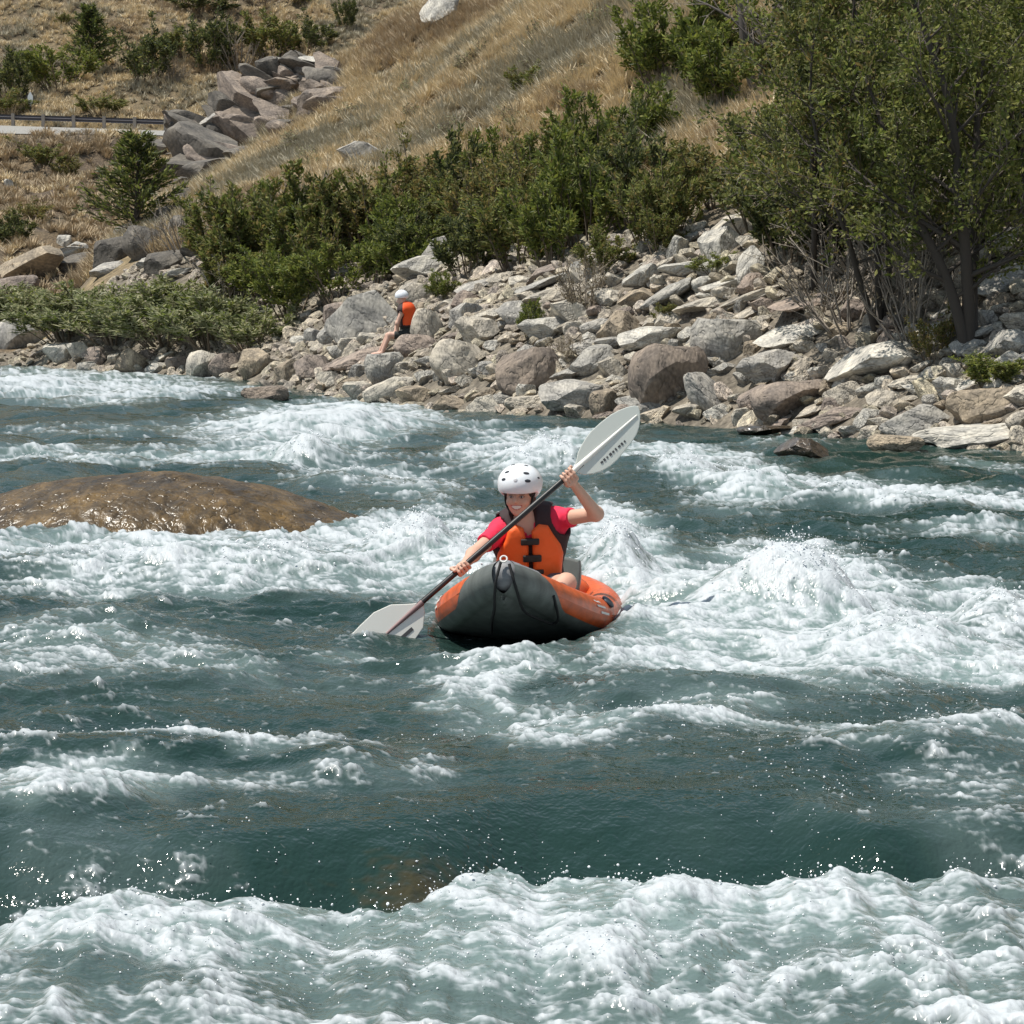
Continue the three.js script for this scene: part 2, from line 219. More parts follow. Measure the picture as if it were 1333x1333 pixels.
function water(x, z, fine) {                               // [height, foam, tone]
  const d = -z;
  const wx = x + 0.35 * n2(x * 0.8, d * 0.8 + 9), wz = d + 0.35 * n2(x * 0.8 + 31, d * 0.8);
  let h = 0, foam = foamMask(x + 0.12 * n2(x * 2.3, d * 2.3) + 0.05 * n2(x * 7, d * 7), z + 0.16 * n2(x * 2.3 + 5, d * 2.3 + 11) + 0.06 * n2(x * 7 + 3, d * 7));
  let crest = 0; for (const f of SWELL) { const g = gauss(f, x, z); h += f.h * g; if (f.h > 0) crest += f.h * g; }
  crest = Math.min(crest, 0.4);
  const P = pile(x) + 0.15, L = Math.max(lip(x), P + 0.75), t = (d - P) / (L - P);
  let glass = 0;
  if (d < 9.6) {
    const jag = 0.10 * n2(x * 3.1, 4.2) + 0.05 * n2(x * 9, 1.2);
    const r = sstep(0.05, 1, t), ramp = lerp(-0.26, 0.1, r);
    const heap = 0.11 + jag * 0.5 + 0.03 * n2(x * 1.3, d);
    const up = 1 - sstep(-0.16, 0.06, (d - P - jag * 0.6));
    h += lerp(ramp, heap - 0.06 * sstep(0.2, 1.4, P - d), up) * (1 - sstep(8.7, 9.6, d)) ;
    foam *= 1 - 0.92 * (1 - up) * (1 - sstep(0.75, 1.05, t)) * sstep(-0.9, -0.3, x + 0.6 * n2(x, 3.3)) * (1 - sstep(1.0, 1.7, x));
    foam = Math.max(foam, up * (lerp(0.88, 0.66, sstep(0.1, 0.6, P - d)) + 0.28 * n2(x * 1.2, d * 1.7)));
    glass = (1 - up) * (1 - sstep(0.9, 1.2, t)) * (1 - sstep(0.9, 1.6, Math.abs(x - 0.25)));
  }
  const amp = sstep(4, 30, d);                              // chop
  const quiet = (1 - 0.75 * glass) * lerp(0.55, 1, sstep(7, 12, d));
  const shore = sstep(0, 1.5, -inland(x, d));
  h += shore * quiet * (lerp(0.05, 0.11, amp) * n2(wx * 0.55, wz * 0.7) + lerp(0.035, 0.075, amp) * n2(wx * 1.15 + 7, wz * 1.5));
  const f1 = n2(wx * 1.9, wz * 2.9), f2 = n2(wx * 4.3 + 3, wz * 6.2), f3 = n2(x * 10 + 0.6 * f2, d * 13), f4 = n2(x * 24 + 0.6 * f3, d * 31), f5 = n2(x * 55, d * 67);
  h += quiet * (0.04 * f1 + 0.024 * lerp(0.2, 1, fine) * f2 + 0.009 * f3 * fine + 0.0026 * f4 * fine + 0.0006 * f5 * fine);
  // streaks: foam drawn out into threads round the chop
  const ridge = 1 - Math.abs(n2(wx * 1.2 + 0.4 * f1, wz * 2.1 + 50)) * 2.6, thread = 1 - Math.abs(n2(wx * 3.3 + 0.45 * f2, wz * 5.4 + 80)) * 2.6, thin = 1 - Math.abs(n2(x * 9 + 0.5 * f3, d * 13.3 + 20)) * 2.4;
  const lace = 0.2 * Math.max(0, ridge) + 0.26 * Math.max(0, thread) + 0.2 * Math.max(0, thin);
  let v = foam * 0.64 - 0.46 + 0.18 * f1 + 0.22 * f2 + 0.27 * f3 + 0.3 * lerp(0.4, 1, fine) * f4 + 0.26 * fine * f5 + 1.12 * lace + 0.9 * crest * foam;
  v -= 0.3 * glass;
  const white = clamp(v), lump = sstep(0.15, 0.8, white);
  h += lump * (0.016 * f1 + 0.013 * lerp(0.2, 1, fine) * f2 + 0.0075 * f3 * fine + 0.004 * f4 * fine + 0.0016 * f5 * fine + 0.01 * Math.max(0, thread)) * lerp(0.8, 1.6, amp);
  let brown = 0; for (const f of SHOAL) brown = Math.max(brown, gauss(f, x, z)); brown = 0.85 * sstep(0.35, 1.15, brown * 1.1 + 0.22 * f1 + 0.25 * f2 + 0.3 * f3 + 0.3 * f4) * (1 - white); let air = 0; for (const f of AIR) air += f.h * gauss(f, x, z);
  const tone = 0.25 * (1 - brown) + 0.75 * clamp(Math.pow(foam, 1.3) * (0.8 + 0.3 * n2(x * 0.9 + 3, d * 1.1)) + air + 0.05 + 0.14 * n2(x * 0.5 + 3, d * 0.5) + 0.08 * f1 - 0.1 * glass);      // bubbles carried under the surface
  {                                                         // the kayak's hull presses the water down
    const ex = x - 0.115, ez = z + 13.24, lx = ex * 0.994 + ez * 0.11, lz = -ex * 0.11 + ez * 0.994, q = Math.hypot(lx / 0.5, lz / 1.42);
    if (q < 1.25) h = lerp(Math.min(h, -0.07), h, sstep(0.8, 1.2, q));
  }
  return [h, white, tone];
}
const WATER_GRID = (() => {
  const us = []; for (let u = -2.6; u < -0.5; u += 0.18) us.push(u); for (let u = -0.46; u < -0.275; u += 0.009) us.push(u); for (let i = 0; i <= 560; i++) us.push(-0.272 + 0.544 * i / 560); for (let u = 0.277; u < 0.46; u += 0.009) us.push(u); for (let u = 0.5; u < 2.7; u += 0.18) us.push(u);
  const ds = []; let d = 3.2; while (d < 92) { ds.push(d); const near = d < 5 ? 3 : 1; d += near * 0.00062 * Math.pow(d, 1.62) / (1 + 1.1 * Math.exp(-(((d - 12.8) / 2.2) ** 2)) + 0.5 * Math.exp(-(((d - 6.8) / 0.7) ** 2)) + 0.8 * Math.exp(-(((d - 33) / 13) ** 2)) - 0.5 * sstep(60, 80, d)); }
  return { us, ds };
})();
{
  const { us, ds } = WATER_GRID, W = us.length, N = W * ds.length, pos = new Float32Array(N * 3), uv = new Float32Array(N * 2), uv1 = new Float32Array(N * 2);
  ds.forEach((d, j) => { const step = (ds[Math.min(j + 1, ds.length - 1)] - ds[Math.max(j - 1, 0)]) / 2; const fine = 1 - 0.8 * sstep(0.03, 0.12, step); us.forEach((u, i) => { const x = u * (d + 0.6), k = j * W + i, [h, f, t] = water(x, -d, fine); pos[k * 3] = x; pos[k * 3 + 1] = h; pos[k * 3 + 2] = -d; uv[k * 2] = 0.004 + f * 0.99; uv[k * 2 + 1] = 0.02 + t * 0.96; uv1[k * 2] = x / 1.7; uv1[k * 2 + 1] = d / 1.7; }); });
  const idx = new Uint32Array((W - 1) * (ds.length - 1) * 6); let q = 0;
  for (let j = 0; j < ds.length - 1; j++) for (let i = 0; i < W - 1; i++) { const a = j * W + i; idx[q++] = a; idx[q++] = a + 1; idx[q++] = a + W; idx[q++] = a + 1; idx[q++] = a + W + 1; idx[q++] = a + W; }
  const g = new THREE.BufferGeometry(); g.setAttribute('position', new THREE.BufferAttribute(pos, 3)); g.setAttribute('uv', new THREE.BufferAttribute(uv, 2)); g.setAttribute('uv1', new THREE.BufferAttribute(uv1, 2)); g.setIndex(new THREE.BufferAttribute(idx, 1)); g.computeVertexNormals();
  // across: how much of the surface is foam; up: how full of bubbles the water below it is
  const ramp = new Uint8Array(128 * 32 * 4), rough = new Uint8Array(128 * 32 * 4), enc = (c) => 255 * Math.pow(clamp(c), 1 / 2.2);
  for (let y = 0; y < 32; y++) for (let x = 0; x < 128; x++) {
    const w = sstep(0.1, 0.85, x / 127), k = y / 31, a = Math.pow(clamp((k - 0.25) / 0.75), 1.15), bed = 1 - clamp(k / 0.25), i = (y * 128 + x) * 4, deep = [lerp(0.007, 0.045, bed), lerp(0.027, 0.036, bed), lerp(0.0225, 0.014, bed)], milk = [0.16, 0.22, 0.213], white = [0.48, 0.51, 0.535];
    for (let c = 0; c < 3; c++) { ramp[i + c] = enc(lerp(lerp(deep[c], milk[c], a), white[c], w)); rough[i + c] = 255 * lerp(0.07, 0.5, Math.max(w, 0.35 * a)); }
    ramp[i + 3] = rough[i + 3] = 255;
  }
  const tex = (data, srgb) => { const t = new THREE.DataTexture(data, 128, 32); t.magFilter = THREE.LinearFilter; t.wrapS = t.wrapT = THREE.ClampToEdgeWrapping; if (srgb) t.colorSpace = THREE.SRGBColorSpace; t.needsUpdate = true; return t; };
  const bump = texture(1024, (u, v) => { const a = 0.5 + 0.45 * tileFbm(u, v, 16, 5, 3) + 0.12 * (Math.abs(tile(u, v, 64, 9)) - 0.3); return [a, a, a]; }, false); bump.channel = 1;
  structure('river', g, phys({ map: tex(ramp, true), roughnessMap: tex(rough, false), roughness: 1, bumpMap: bump, bumpScale: 0.02, ior: 1.33 }));
  console.log('river triangles', idx.length / 3, 'rows', ds.length);
}

// ---------- rocks ----------
const rockMap = texture(512, (u, v) => { const a = tileFbm(u, v, 4, 6, 21), b = tileFbm(u, v, 32, 3, 60), vein = Math.pow(1 - Math.min(1, Math.abs(tileFbm(u, v, 4, 4, 90)) * 6), 3), spots = sstep(0.22, 0.4, tileFbm(u, v, 16, 3, 120)), g = 0.82 + 0.34 * a + 0.2 * b - 0.07 * vein - 0.08 * spots; return [g, g * (0.99 - 0.02 * a), g * (0.965 - 0.06 * a)]; });
const rockBump = texture(512, (u, v) => { const a = 0.55 + 0.6 * tileFbm(u, v, 8, 6, 33) - 0.35 * Math.pow(1 - Math.min(1, Math.abs(tileFbm(u, v, 4, 4, 90)) * 6), 3); return [a, a, a]; }, false);
const rockMat = (r, g, b, o = {}) => phys({ color: rgb(r, g, b), map: rockMap, bumpMap: rockBump, bumpScale: 0.035, roughness: 0.9, ...o });
const ROCK = {
  cream: [rockMat(0.65, 0.605, 0.54), rockMat(0.59, 0.54, 0.475)], white: [rockMat(0.68, 0.655, 0.615), rockMat(0.62, 0.6, 0.565)], grey: [rockMat(0.47, 0.455, 0.435), rockMat(0.52, 0.5, 0.48)],
  brown: [rockMat(0.32, 0.265, 0.23), rockMat(0.36, 0.3, 0.265)], tan: [rockMat(0.46, 0.385, 0.3), rockMat(0.4, 0.335, 0.265)], pink: [rockMat(0.42, 0.345, 0.305), rockMat(0.37, 0.31, 0.28)],
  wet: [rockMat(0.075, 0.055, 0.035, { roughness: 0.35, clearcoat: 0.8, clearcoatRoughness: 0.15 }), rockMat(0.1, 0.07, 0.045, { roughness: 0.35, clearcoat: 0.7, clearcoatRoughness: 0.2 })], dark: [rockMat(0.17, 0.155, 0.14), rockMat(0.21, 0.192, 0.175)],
};
function rockGeometry(seed, detail, cuts, squash, round) {
  const r = rng(seed), g0 = mergeVertices(new THREE.IcosahedronGeometry(1, detail).deleteAttribute('normal').deleteAttribute('uv')), p = g0.attributes.position, planes = [], v = V(0, 0, 0);
  for (let i = 0; i < cuts; i++) { const n = V(r() * 2 - 1, (r() * 2 - 1) * 0.9, r() * 2 - 1).normalize(); planes.push([n, round + r() * (0.86 - round)]); }
  planes.push([V(r() * 0.4 - 0.2, 1, r() * 0.4 - 0.2).normalize(), 0.55 + r() * 0.2]);
  for (let i = 0; i < p.count; i++) {
    v.fromBufferAttribute(p, i);
    for (let k = 0; k < 2; k++) for (const [n, c] of planes) { const d = v.dot(n) - c; if (d > 0) v.addScaledVector(n, -d * 0.97); }
    const a = n3(v.x * 1.7 + seed, v.y * 1.7, v.z * 1.7) * 0.09 + n3(v.x * 4 + seed, v.y * 4, v.z * 4) * 0.045 + n3(v.x * 9, v.y * 9 + seed, v.z * 9) * 0.022;
    v.multiplyScalar(1 + a); p.setXYZ(i, v.x, v.y * squash, v.z);
  }
  g0.computeBoundingBox(); const b = g0.boundingBox, c = b.getCenter(V(0, 0, 0)), s = b.getSize(V(0, 0, 0));
  g0.translate(-c.x, -c.y, -c.z); g0.scale(1 / s.x, 1 / s.y, 1 / s.z);     // a unit block, later scaled to its size in metres
  const g = toCreasedNormals(g0, 0.5), q = g.attributes.position, n = g.attributes.normal, uv = new Float32Array(q.count * 2);
  for (let t = 0; t < q.count; t += 3) { const ax = Math.abs(n.getX(t)), ay = Math.abs(n.getY(t)), az = Math.abs(n.getZ(t)); for (let k = t; k < t + 3; k++) { const x = q.getX(k), y = q.getY(k), z = q.getZ(k), [a, b2] = ax > ay && ax > az ? [z, y * 0.6] : ay > az ? [x, z] : [x, y * 0.6]; uv[k * 2] = a * 0.9 + seed * 0.137; uv[k * 2 + 1] = b2 * 0.9 + seed * 0.071; } }
  g.setAttribute('uv', new THREE.BufferAttribute(uv, 2));
  return g;
}
const BLOCKS = [], ROUND = [], PEBBLES = [];
for (let i = 0; i < 9; i++) BLOCKS.push(rockGeometry(11 + i * 7, 7, 9 + i % 4, 0.75, 0.42));
for (let i = 0; i < 5; i++) ROUND.push(rockGeometry(101 + i * 5, 7, 5, 0.8, 0.66));
for (let i = 0; i < 9; i++) PEBBLES.push(rockGeometry(201 + i * 3, 5, 8, 0.75, 0.45));
const rockRandom = rng(4242), rockSpots = [];
// px, py: middle of the rock in the photograph; w, h: its extent in pixels; the ground under its lower edge gives its distance
function placeRock(px, py, w, h, tone, label, { roll = 0, round = false, group, name = 'boulder', sink = 0.22, deep = 0.8, level } = {}) {
  const foot = level !== undefined ? onWater(px, py + h * 0.45, level) : hit(px, Math.min(py + h * 0.42, 640)); if (!foot) return null;
  if (level === undefined && foot.y < -0.15) { const q = onWater(px, py + h * 0.42); foot.copy(q); }
  const d = -foot.z, W = w / F * d, Hh = h / F * d, D = Math.max(W, Hh) * deep * (0.8 + rockRandom() * 0.4);
  const pool = Math.max(w, h) < 34 ? PEBBLES : round ? ROUND : BLOCKS, geo = pool[(rockRandom() * pool.length) | 0], mats = ROCK[tone];
  const m = single(name, label, name === 'boulder' ? 'boulder' : 'rock', geo, mats[(rockRandom() * mats.length) | 0], null, group);
  const c = Math.cos(roll), s = Math.abs(Math.sin(roll)), W2 = Math.max(0.5, (W * c - Hh * s) / (c * c - s * s || 1) / W) * W, H2 = Math.max(0.45, (Hh * c - W * s) / (c * c - s * s || 1) / Hh) * Hh;
  m.scale.set(W2 * 1.15, H2 * (1.2 + sink), D * 1.1);
  const p = at(px, py, d + D * 0.3); m.position.set(p.x, p.y - H2 * sink * 0.5, p.z);
  const flip = rockRandom() < 0.5 ? 0 : Math.PI; m.rotation.order = 'ZYX'; m.rotation.set(0, flip + (rockRandom() - 0.5) * 0.5, roll);
  rockSpots.push([px, py, w, h]); return m;
}
const R = (...a) => placeRock(...a);
// the boulders one can tell apart
R(28, 447, 66, 58, 'grey', 'big grey boulder standing in the water at the end of the willow thicket', { level: 0 });
R(80, 462, 44, 26, 'white', 'pale angular rock right beside the big grey boulder in the water');
R(293, 476, 40, 28, 'brown', 'round brown boulder beside a round tan one at the waterline', { round: true });
R(334, 473, 42, 34, 'tan', 'round tan boulder beside a round brown one at the waterline', { round: true });
R(345, 513, 56, 20, 'brown', 'low brown rock standing in the shallows off the bank', { level: 0, round: true });
R(477, 412, 104, 66, 'grey', 'large smooth grey slab that the sitting person leans against', { roll: 0.1 });
R(502, 477, 54, 46, 'grey', 'rounded grey boulder below the sitting person', { round: true, roll: 0.25 });
R(545, 448, 60, 32, 'pink', 'flat pinkish slab under the sitting person', { roll: 0.12 });
R(466, 466, 70, 34, 'pink', 'long pinkish rock sloping down beside the sitting person', { roll: 0.35 });
R(603, 468, 78, 46, 'cream', 'broad cream rock between the sitting person and a brown boulder');
R(690, 484, 80, 56, 'brown', 'big brown boulder with a hollow in its face', { round: true });
R(751, 512, 92, 54, 'grey', 'pale grey slab with a straight top edge at the waterline', { roll: 0.22 });
R(625, 434, 58, 38, 'cream', 'cream block behind the broad cream rock');
R(634, 414, 50, 34, 'cream', 'small cream block leaning uphill of its larger neighbour', { roll: 0.4 });
R(711, 428, 68, 36, 'white', 'whitish rock with furrowed front beside a dry bush', { roll: 0.15 });
R(808, 427, 58, 40, 'tan', 'tan block standing behind a long pale boulder');
R(772, 468, 58, 34, 'grey', 'grey rock wedged over the pale slab at the waterline');
R(715, 386, 62, 34, 'cream', 'cream rock in the upper row of rubble', { roll: 0.3 });
R(708, 368, 62, 20, 'grey', 'thin grey slab tilted against the shrubs', { roll: 0.4 });
R(618, 372, 50, 24, 'grey', 'low grey rock lying beneath the dark shrub', { roll: 0.3 });
R(560, 426, 46, 42, 'cream', 'upright cream rock beside the orange vest');
R(543, 388, 52, 34, 'cream', 'rounded cream rock above the helmet', { round: true });
R(553, 302, 50, 40, 'white', 'white rock topping the outcrop among the shrubs', { roll: 0.5 });
R(572, 332, 44, 42, 'grey', 'grey block in the middle of the outcrop among the shrubs');
R(546, 348, 66, 42, 'white', 'whitish block at the foot of the outcrop among the shrubs', { roll: 0.3 });
R(409, 476, 56, 36, 'pink', 'reddish angular rock near two round boulders', { roll: -0.2 });
R(382, 484, 50, 28, 'tan', 'tan jagged rock touching the round tan boulder');
R(434, 434, 42, 36, 'grey', 'grey rock at the left end of the large slab', { roll: -0.3 });
R(506, 509, 62, 32, 'cream', 'cream rock at the waterline under the rounded grey boulder');
R(466, 510, 36, 24, 'cream', 'small cream rock with its foot in the water');
R(543, 517, 50, 26, 'tan', 'tan rock with its foot in the water beside a cream one');
R(586, 527, 52, 22, 'tan', 'low tan rock reaching into the rapids');
R(686, 525, 54, 20, 'cream', 'low cream rock at the waterline under the brown boulder', { round: true });
R(788, 526, 38, 34, 'tan', 'tan cobble beside the pale grey slab', { round: true });
R(870, 493, 92, 78, 'brown', 'largest brown boulder with a dark overhang above the water', { deep: 0.6 });
R(847, 437, 80, 46, 'white', 'long pale boulder lying above the largest brown boulder', { roll: 0.3 });
R(947, 441, 90, 60, 'grey', 'rounded grey boulder between two pale slabs', { round: true, roll: 0.1 });
R(1030, 434, 98, 46, 'white', 'whitish slab tilted over a dark gap', { roll: 0.28 });
R(1147, 466, 124, 68, 'white', 'big whitish wedge below the thin dark trunk', { roll: 0.3 });
R(1001, 478, 80, 60, 'grey', 'grey boulder leaning below the tilted whitish slab', { roll: 0.35 });
R(1028, 520, 96, 52, 'brown', 'broad brown boulder near the waterline below the grey boulder', { roll: 0.1 });
R(920, 507, 62, 66, 'grey', 'grey wedge standing beside the largest brown boulder', { roll: 0.5 });
R(1082, 541, 82, 32, 'pink', 'sloping brownish slab at the waterline', { roll: 0.3 });
R(1193, 547, 90, 44, 'grey', 'grey brown boulder with a shaded hollow at the waterline', { roll: 0.12 });
R(1284, 527, 92, 44, 'tan', 'tan rounded boulder under the leafy green bush', { round: true });
R(1272, 566, 150, 36, 'white', 'long low white slab lying along the waterline', { roll: 0.06, round: true });
R(1101, 511, 54, 26, 'cream', 'cream rock below the big whitish wedge');
R(1151, 519, 44, 22, 'cream', 'small cream rock on the rubble under the big wedge');
R(1128, 546, 32, 24, 'white', 'small white cube shaped rock at the waterline');
R(935, 536, 36, 18, 'white', 'small white stone under the grey wedge');
R(968, 542, 28, 22, 'cream', 'small cream stone at the waterline beside a white one');
R(1055, 534, 46, 20, 'cream', 'flat cream stone against the sloping slab', { roll: 0.3 });
R(1166, 577, 66, 20, 'tan', 'low wet tan rock in the shallows by the white slab', { level: 0, round: true });
R(1045, 584, 62, 24, 'wet', 'dark wet rock poking out of the rapids', { level: 0 });
R(995, 560, 66, 12, 'wet', 'flat reddish rock awash at the waterline', { level: 0 });
R(1297, 369, 76, 42, 'grey', 'grey block in the rubble uphill of the tree', { roll: 0.25 });
R(1318, 446, 66, 42, 'grey', 'grey ledge beside the foot of the thick trunk', { roll: 0.2 });
R(1317, 330, 34, 24, 'cream', 'cream stone at the top of the rubble beside the tree');
R(882, 325, 28, 32, 'white', 'upright white block in the upper talus');
R(836, 362, 50, 44, 'white', 'pointed white rock in the upper talus', { roll: 0.6 });
R(837, 324, 20, 18, 'white', 'small white stone lying alone among the shrubs');
R(893, 352, 66, 26, 'white', 'flat white ledge of the upper talus', { roll: 0.1 });
R(912, 397, 66, 28, 'cream', 'cream slab below the upper talus', { roll: 0.3 });
R(982, 384, 72, 22, 'cream', 'thin cream slab tilted beside the dead thicket', { roll: 0.4 });
R(978, 346, 42, 50, 'white', 'tall white rock at the edge of the upper talus', { roll: -0.2 });
R(938, 318, 52, 40, 'white', 'broad white block in the upper talus');
R(1048, 392, 96, 34, 'pink', 'pinkish bedrock hump behind the tilted slab', { roll: 0.2 });
R(870, 256, 32, 42, 'white', 'white crag standing among the upper shrubs', { roll: 0.3 });
R(1212, 490, 36, 34, 'grey', 'grey stone between the big wedge and the trunk', { roll: 0.6 });
R(474, 200, 60, 38, 'grey', 'grey rock in the dry grass of the spur', { roll: 0.15 });
R(575, 12, 56, 44, 'white', 'pale crag on the skyline of the spur', { roll: 0.3 });
R(11, 240, 11, 12, 'white', 'single white stone on the slope under the road', { name: 'rock' });
R(83, 314, 20, 14, 'white', 'white stone on bare earth beneath the juniper', { name: 'rock' });
R(230, 355, 44, 20, 'white', 'white rock half hidden behind the willow thicket', { roll: 0.3 });
// rubble between them: alike pieces told apart only by their place
{
  const zones = [
    [[90, 456], [330, 466], [470, 492], [500, 520], [420, 492], [240, 480], [90, 478]], [[380, 440], [440, 400], [560, 400], [660, 360], [830, 330], [1000, 370], [1040, 400], [900, 470], [620, 500], [480, 500]], [[440, 500], [620, 470], [840, 480], [860, 545], [600, 530]],
    [[880, 460], [1080, 440], [1230, 480], [1333, 490], [1333, 560], [1180, 575], [900, 545]], [[1200, 470], [1230, 380], [1300, 300], [1335, 290], [1335, 480]], [[860, 300], [990, 290], [1000, 360], [860, 370]], [[1090, 430], [1110, 390], [1230, 380], [1220, 450]],
  ];
  const inside = (poly, x, y) => { let c = false; for (let i = 0, j = poly.length - 1; i < poly.length; j = i++) { const [a, b] = poly[i], [e, f] = poly[j]; if ((b > y) !== (f > y) && x < (e - a) * (y - b) / (f - b) + a) c = !c; } return c; };
  const zoneNames = ['below the willow thicket', 'in the rubble below the shrubs', 'along the waterline by the sitting person', 'along the waterline under the trees', 'beside the thick tree trunk', 'in the upper talus', 'at the edge of the dead thicket'];
  const want = [28, 94, 32, 64, 40, 24, 14], r = rng(991);
  zones.forEach((poly, z) => {
    let made = 0; for (let tries = 0; tries < 4000 && made < want[z]; tries++) {
      const px = r() * 1333, py = 280 + r() * 310; if (!inside(poly, px, py)) continue;
      const size = 22 + Math.pow(r(), 1.6) * 34, w = size * (0.9 + r() * 0.5), h = size * (0.5 + r() * 0.35);
      if (rockSpots.some(([a, b, c, e]) => Math.abs(a - px) < (c + w) * 0.27 && Math.abs(b - py) < (e + h) * 0.27)) continue;
      const k = r(), tone = k < 0.4 ? 'cream' : k < 0.58 ? 'white' : k < 0.76 ? 'grey' : k < 0.88 ? 'tan' : 'pink', word = { cream: 'cream', white: 'whitish', grey: 'grey', tan: 'tan', pink: 'pinkish' }[tone], big = Math.max(w, h) > 27;
      const label = `${big ? 'mid sized' : 'small'} ${word} angular rock ${zoneNames[z]}`;
      if (placeRock(px, py, w, h, tone, label, { name: 'rock', roll: (r() - 0.3) * 0.6, group: `${big ? 'mid sized' : 'small'} ${word} rocks ${zoneNames[z]}` })) made++;
    }
  });
  // gravel and cobbles filling the gaps
  const n = 4200, g = PEBBLES[0].clone(), inst = new THREE.InstancedMesh(g, ROCK.cream[0], n), m = new THREE.Matrix4(), q = new THREE.Quaternion(), e = new THREE.Euler(), c = new THREE.Color(); let k = 0;
  while (k < n) {
    const d = 26 + r() * 44, x = bankSmooth(d) + Math.pow(r(), 0.8) * 6 - 0.5; if (Math.abs(x / d) > 0.27) continue; const z = -d, s = 0.07 + Math.pow(r(), 2) * 0.24;
    q.setFromEuler(e.set(r() * 0.6, r() * 6, r() * 0.6)); m.compose(V(x, height(x, z) + s * 0.15, z), q, V(s * (1 + r()), s * (0.6 + r() * 0.5), s * (0.8 + r() * 0.6)));
    inst.setMatrixAt(k, m); const t = 0.6 + r() * 0.6; inst.setColorAt(k, c.setRGB(t, t * (0.93 + r() * 0.05), t * (0.84 + r() * 0.12))); k++;
  }
  inst.name = 'cobbles'; inst.userData = { kind: 'stuff', label: 'pale cobbles and gravel between the boulders of the bank', category: 'gravel' }; inst.castShadow = inst.receiveShadow = true; scene.add(inst);
}
// layered crags: one thing each, its blocks are parts
function crag(name, label, blocks, tone) {
  const first = hit(blocks[0][0], blocks[0][1] + blocks[0][3] / 2), o = thing(name, label, 'rock outcrop', first), r = rng(blocks.length * 31);
  for (const [px, py, w, h, roll, t] of blocks) {
    const f = hit(px, py + h * 0.3); if (!f) continue; const d = Math.min(-f.z, -first.z + 9), p = at(px, py, d + 0.4), W = w / F * d, Hh = h / F * d, pool = PEBBLES, mats = ROCK[t || tone];
    const m = part(o, 'block', pool[(r() * pool.length) | 0], mats[(r() * mats.length) | 0]); m.position.copy(p).sub(first); m.scale.set(W * 1.1, Hh * 1.25, W * (0.7 + r() * 0.4)); m.rotation.order = 'ZYX'; m.rotation.set((r() - 0.5) * 0.3, (r() < 0.5 ? 0 : Math.PI) + (r() - 0.5) * 0.6, roll);
  }
}
{
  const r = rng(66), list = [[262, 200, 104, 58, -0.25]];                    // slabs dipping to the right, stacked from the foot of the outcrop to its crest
  for (let i = 0; i < 84; i++) { const t = (i + r()) / 84, cx = lerp(240, 425, Math.pow(t, 0.85)), cy = lerp(212, 90, t), off = (r() - 0.5), w = lerp(76, 48, t) * (0.6 + r() * 0.8), h = w * (0.2 + r() * 0.28), px = cx + off * 70, py = cy + off * 38 + (r() - 0.5) * 26; list.push([px, py, w, h, -0.2 + (r() - 0.5) * 0.9, ['dark', 'dark', 'dark', 'brown', 'brown'][(r() * 5) | 0]]); }  // dark tones carry the outcrop's shade along with its grey-brown rock colour
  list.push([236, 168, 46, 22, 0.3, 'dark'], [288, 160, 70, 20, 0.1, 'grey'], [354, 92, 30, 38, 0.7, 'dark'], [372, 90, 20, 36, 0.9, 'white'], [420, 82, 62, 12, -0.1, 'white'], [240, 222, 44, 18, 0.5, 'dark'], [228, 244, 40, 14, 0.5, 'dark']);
  crag('rock_outcrop', 'layered rock outcrop on the nose of the grassy spur with shade coloured into its dark slabs', list, 'dark');
}
crag('rock_ledge', 'low dark ledge with reddish underside above the willow thicket', [[40, 352, 96, 40, 0.3, 'tan'], [20, 378, 60, 30, 0.1, 'pink'], [70, 340, 80, 16, 0.35, 'grey'], [110, 348, 60, 34, 0.2, 'dark'], [150, 330, 60, 36, 0.2, 'dark'], [190, 322, 60, 40, -0.2, 'dark'], [215, 345, 60, 28, 0.1, 'dark'], [95, 328, 40, 18, 0.4, 'grey'], [170, 306, 40, 24, 0.2, 'grey'], [235, 262, 50, 24, 0.4, 'dark'], [222, 285, 46, 26, 0.2, 'dark'], [250, 300, 60, 24, -0.2, 'dark'], [205, 345, 50, 20, 0.1, 'grey'], [262, 325, 50, 24, 0.2, 'dark'], [140, 352, 44, 16, 0.2, 'grey']], 'dark');
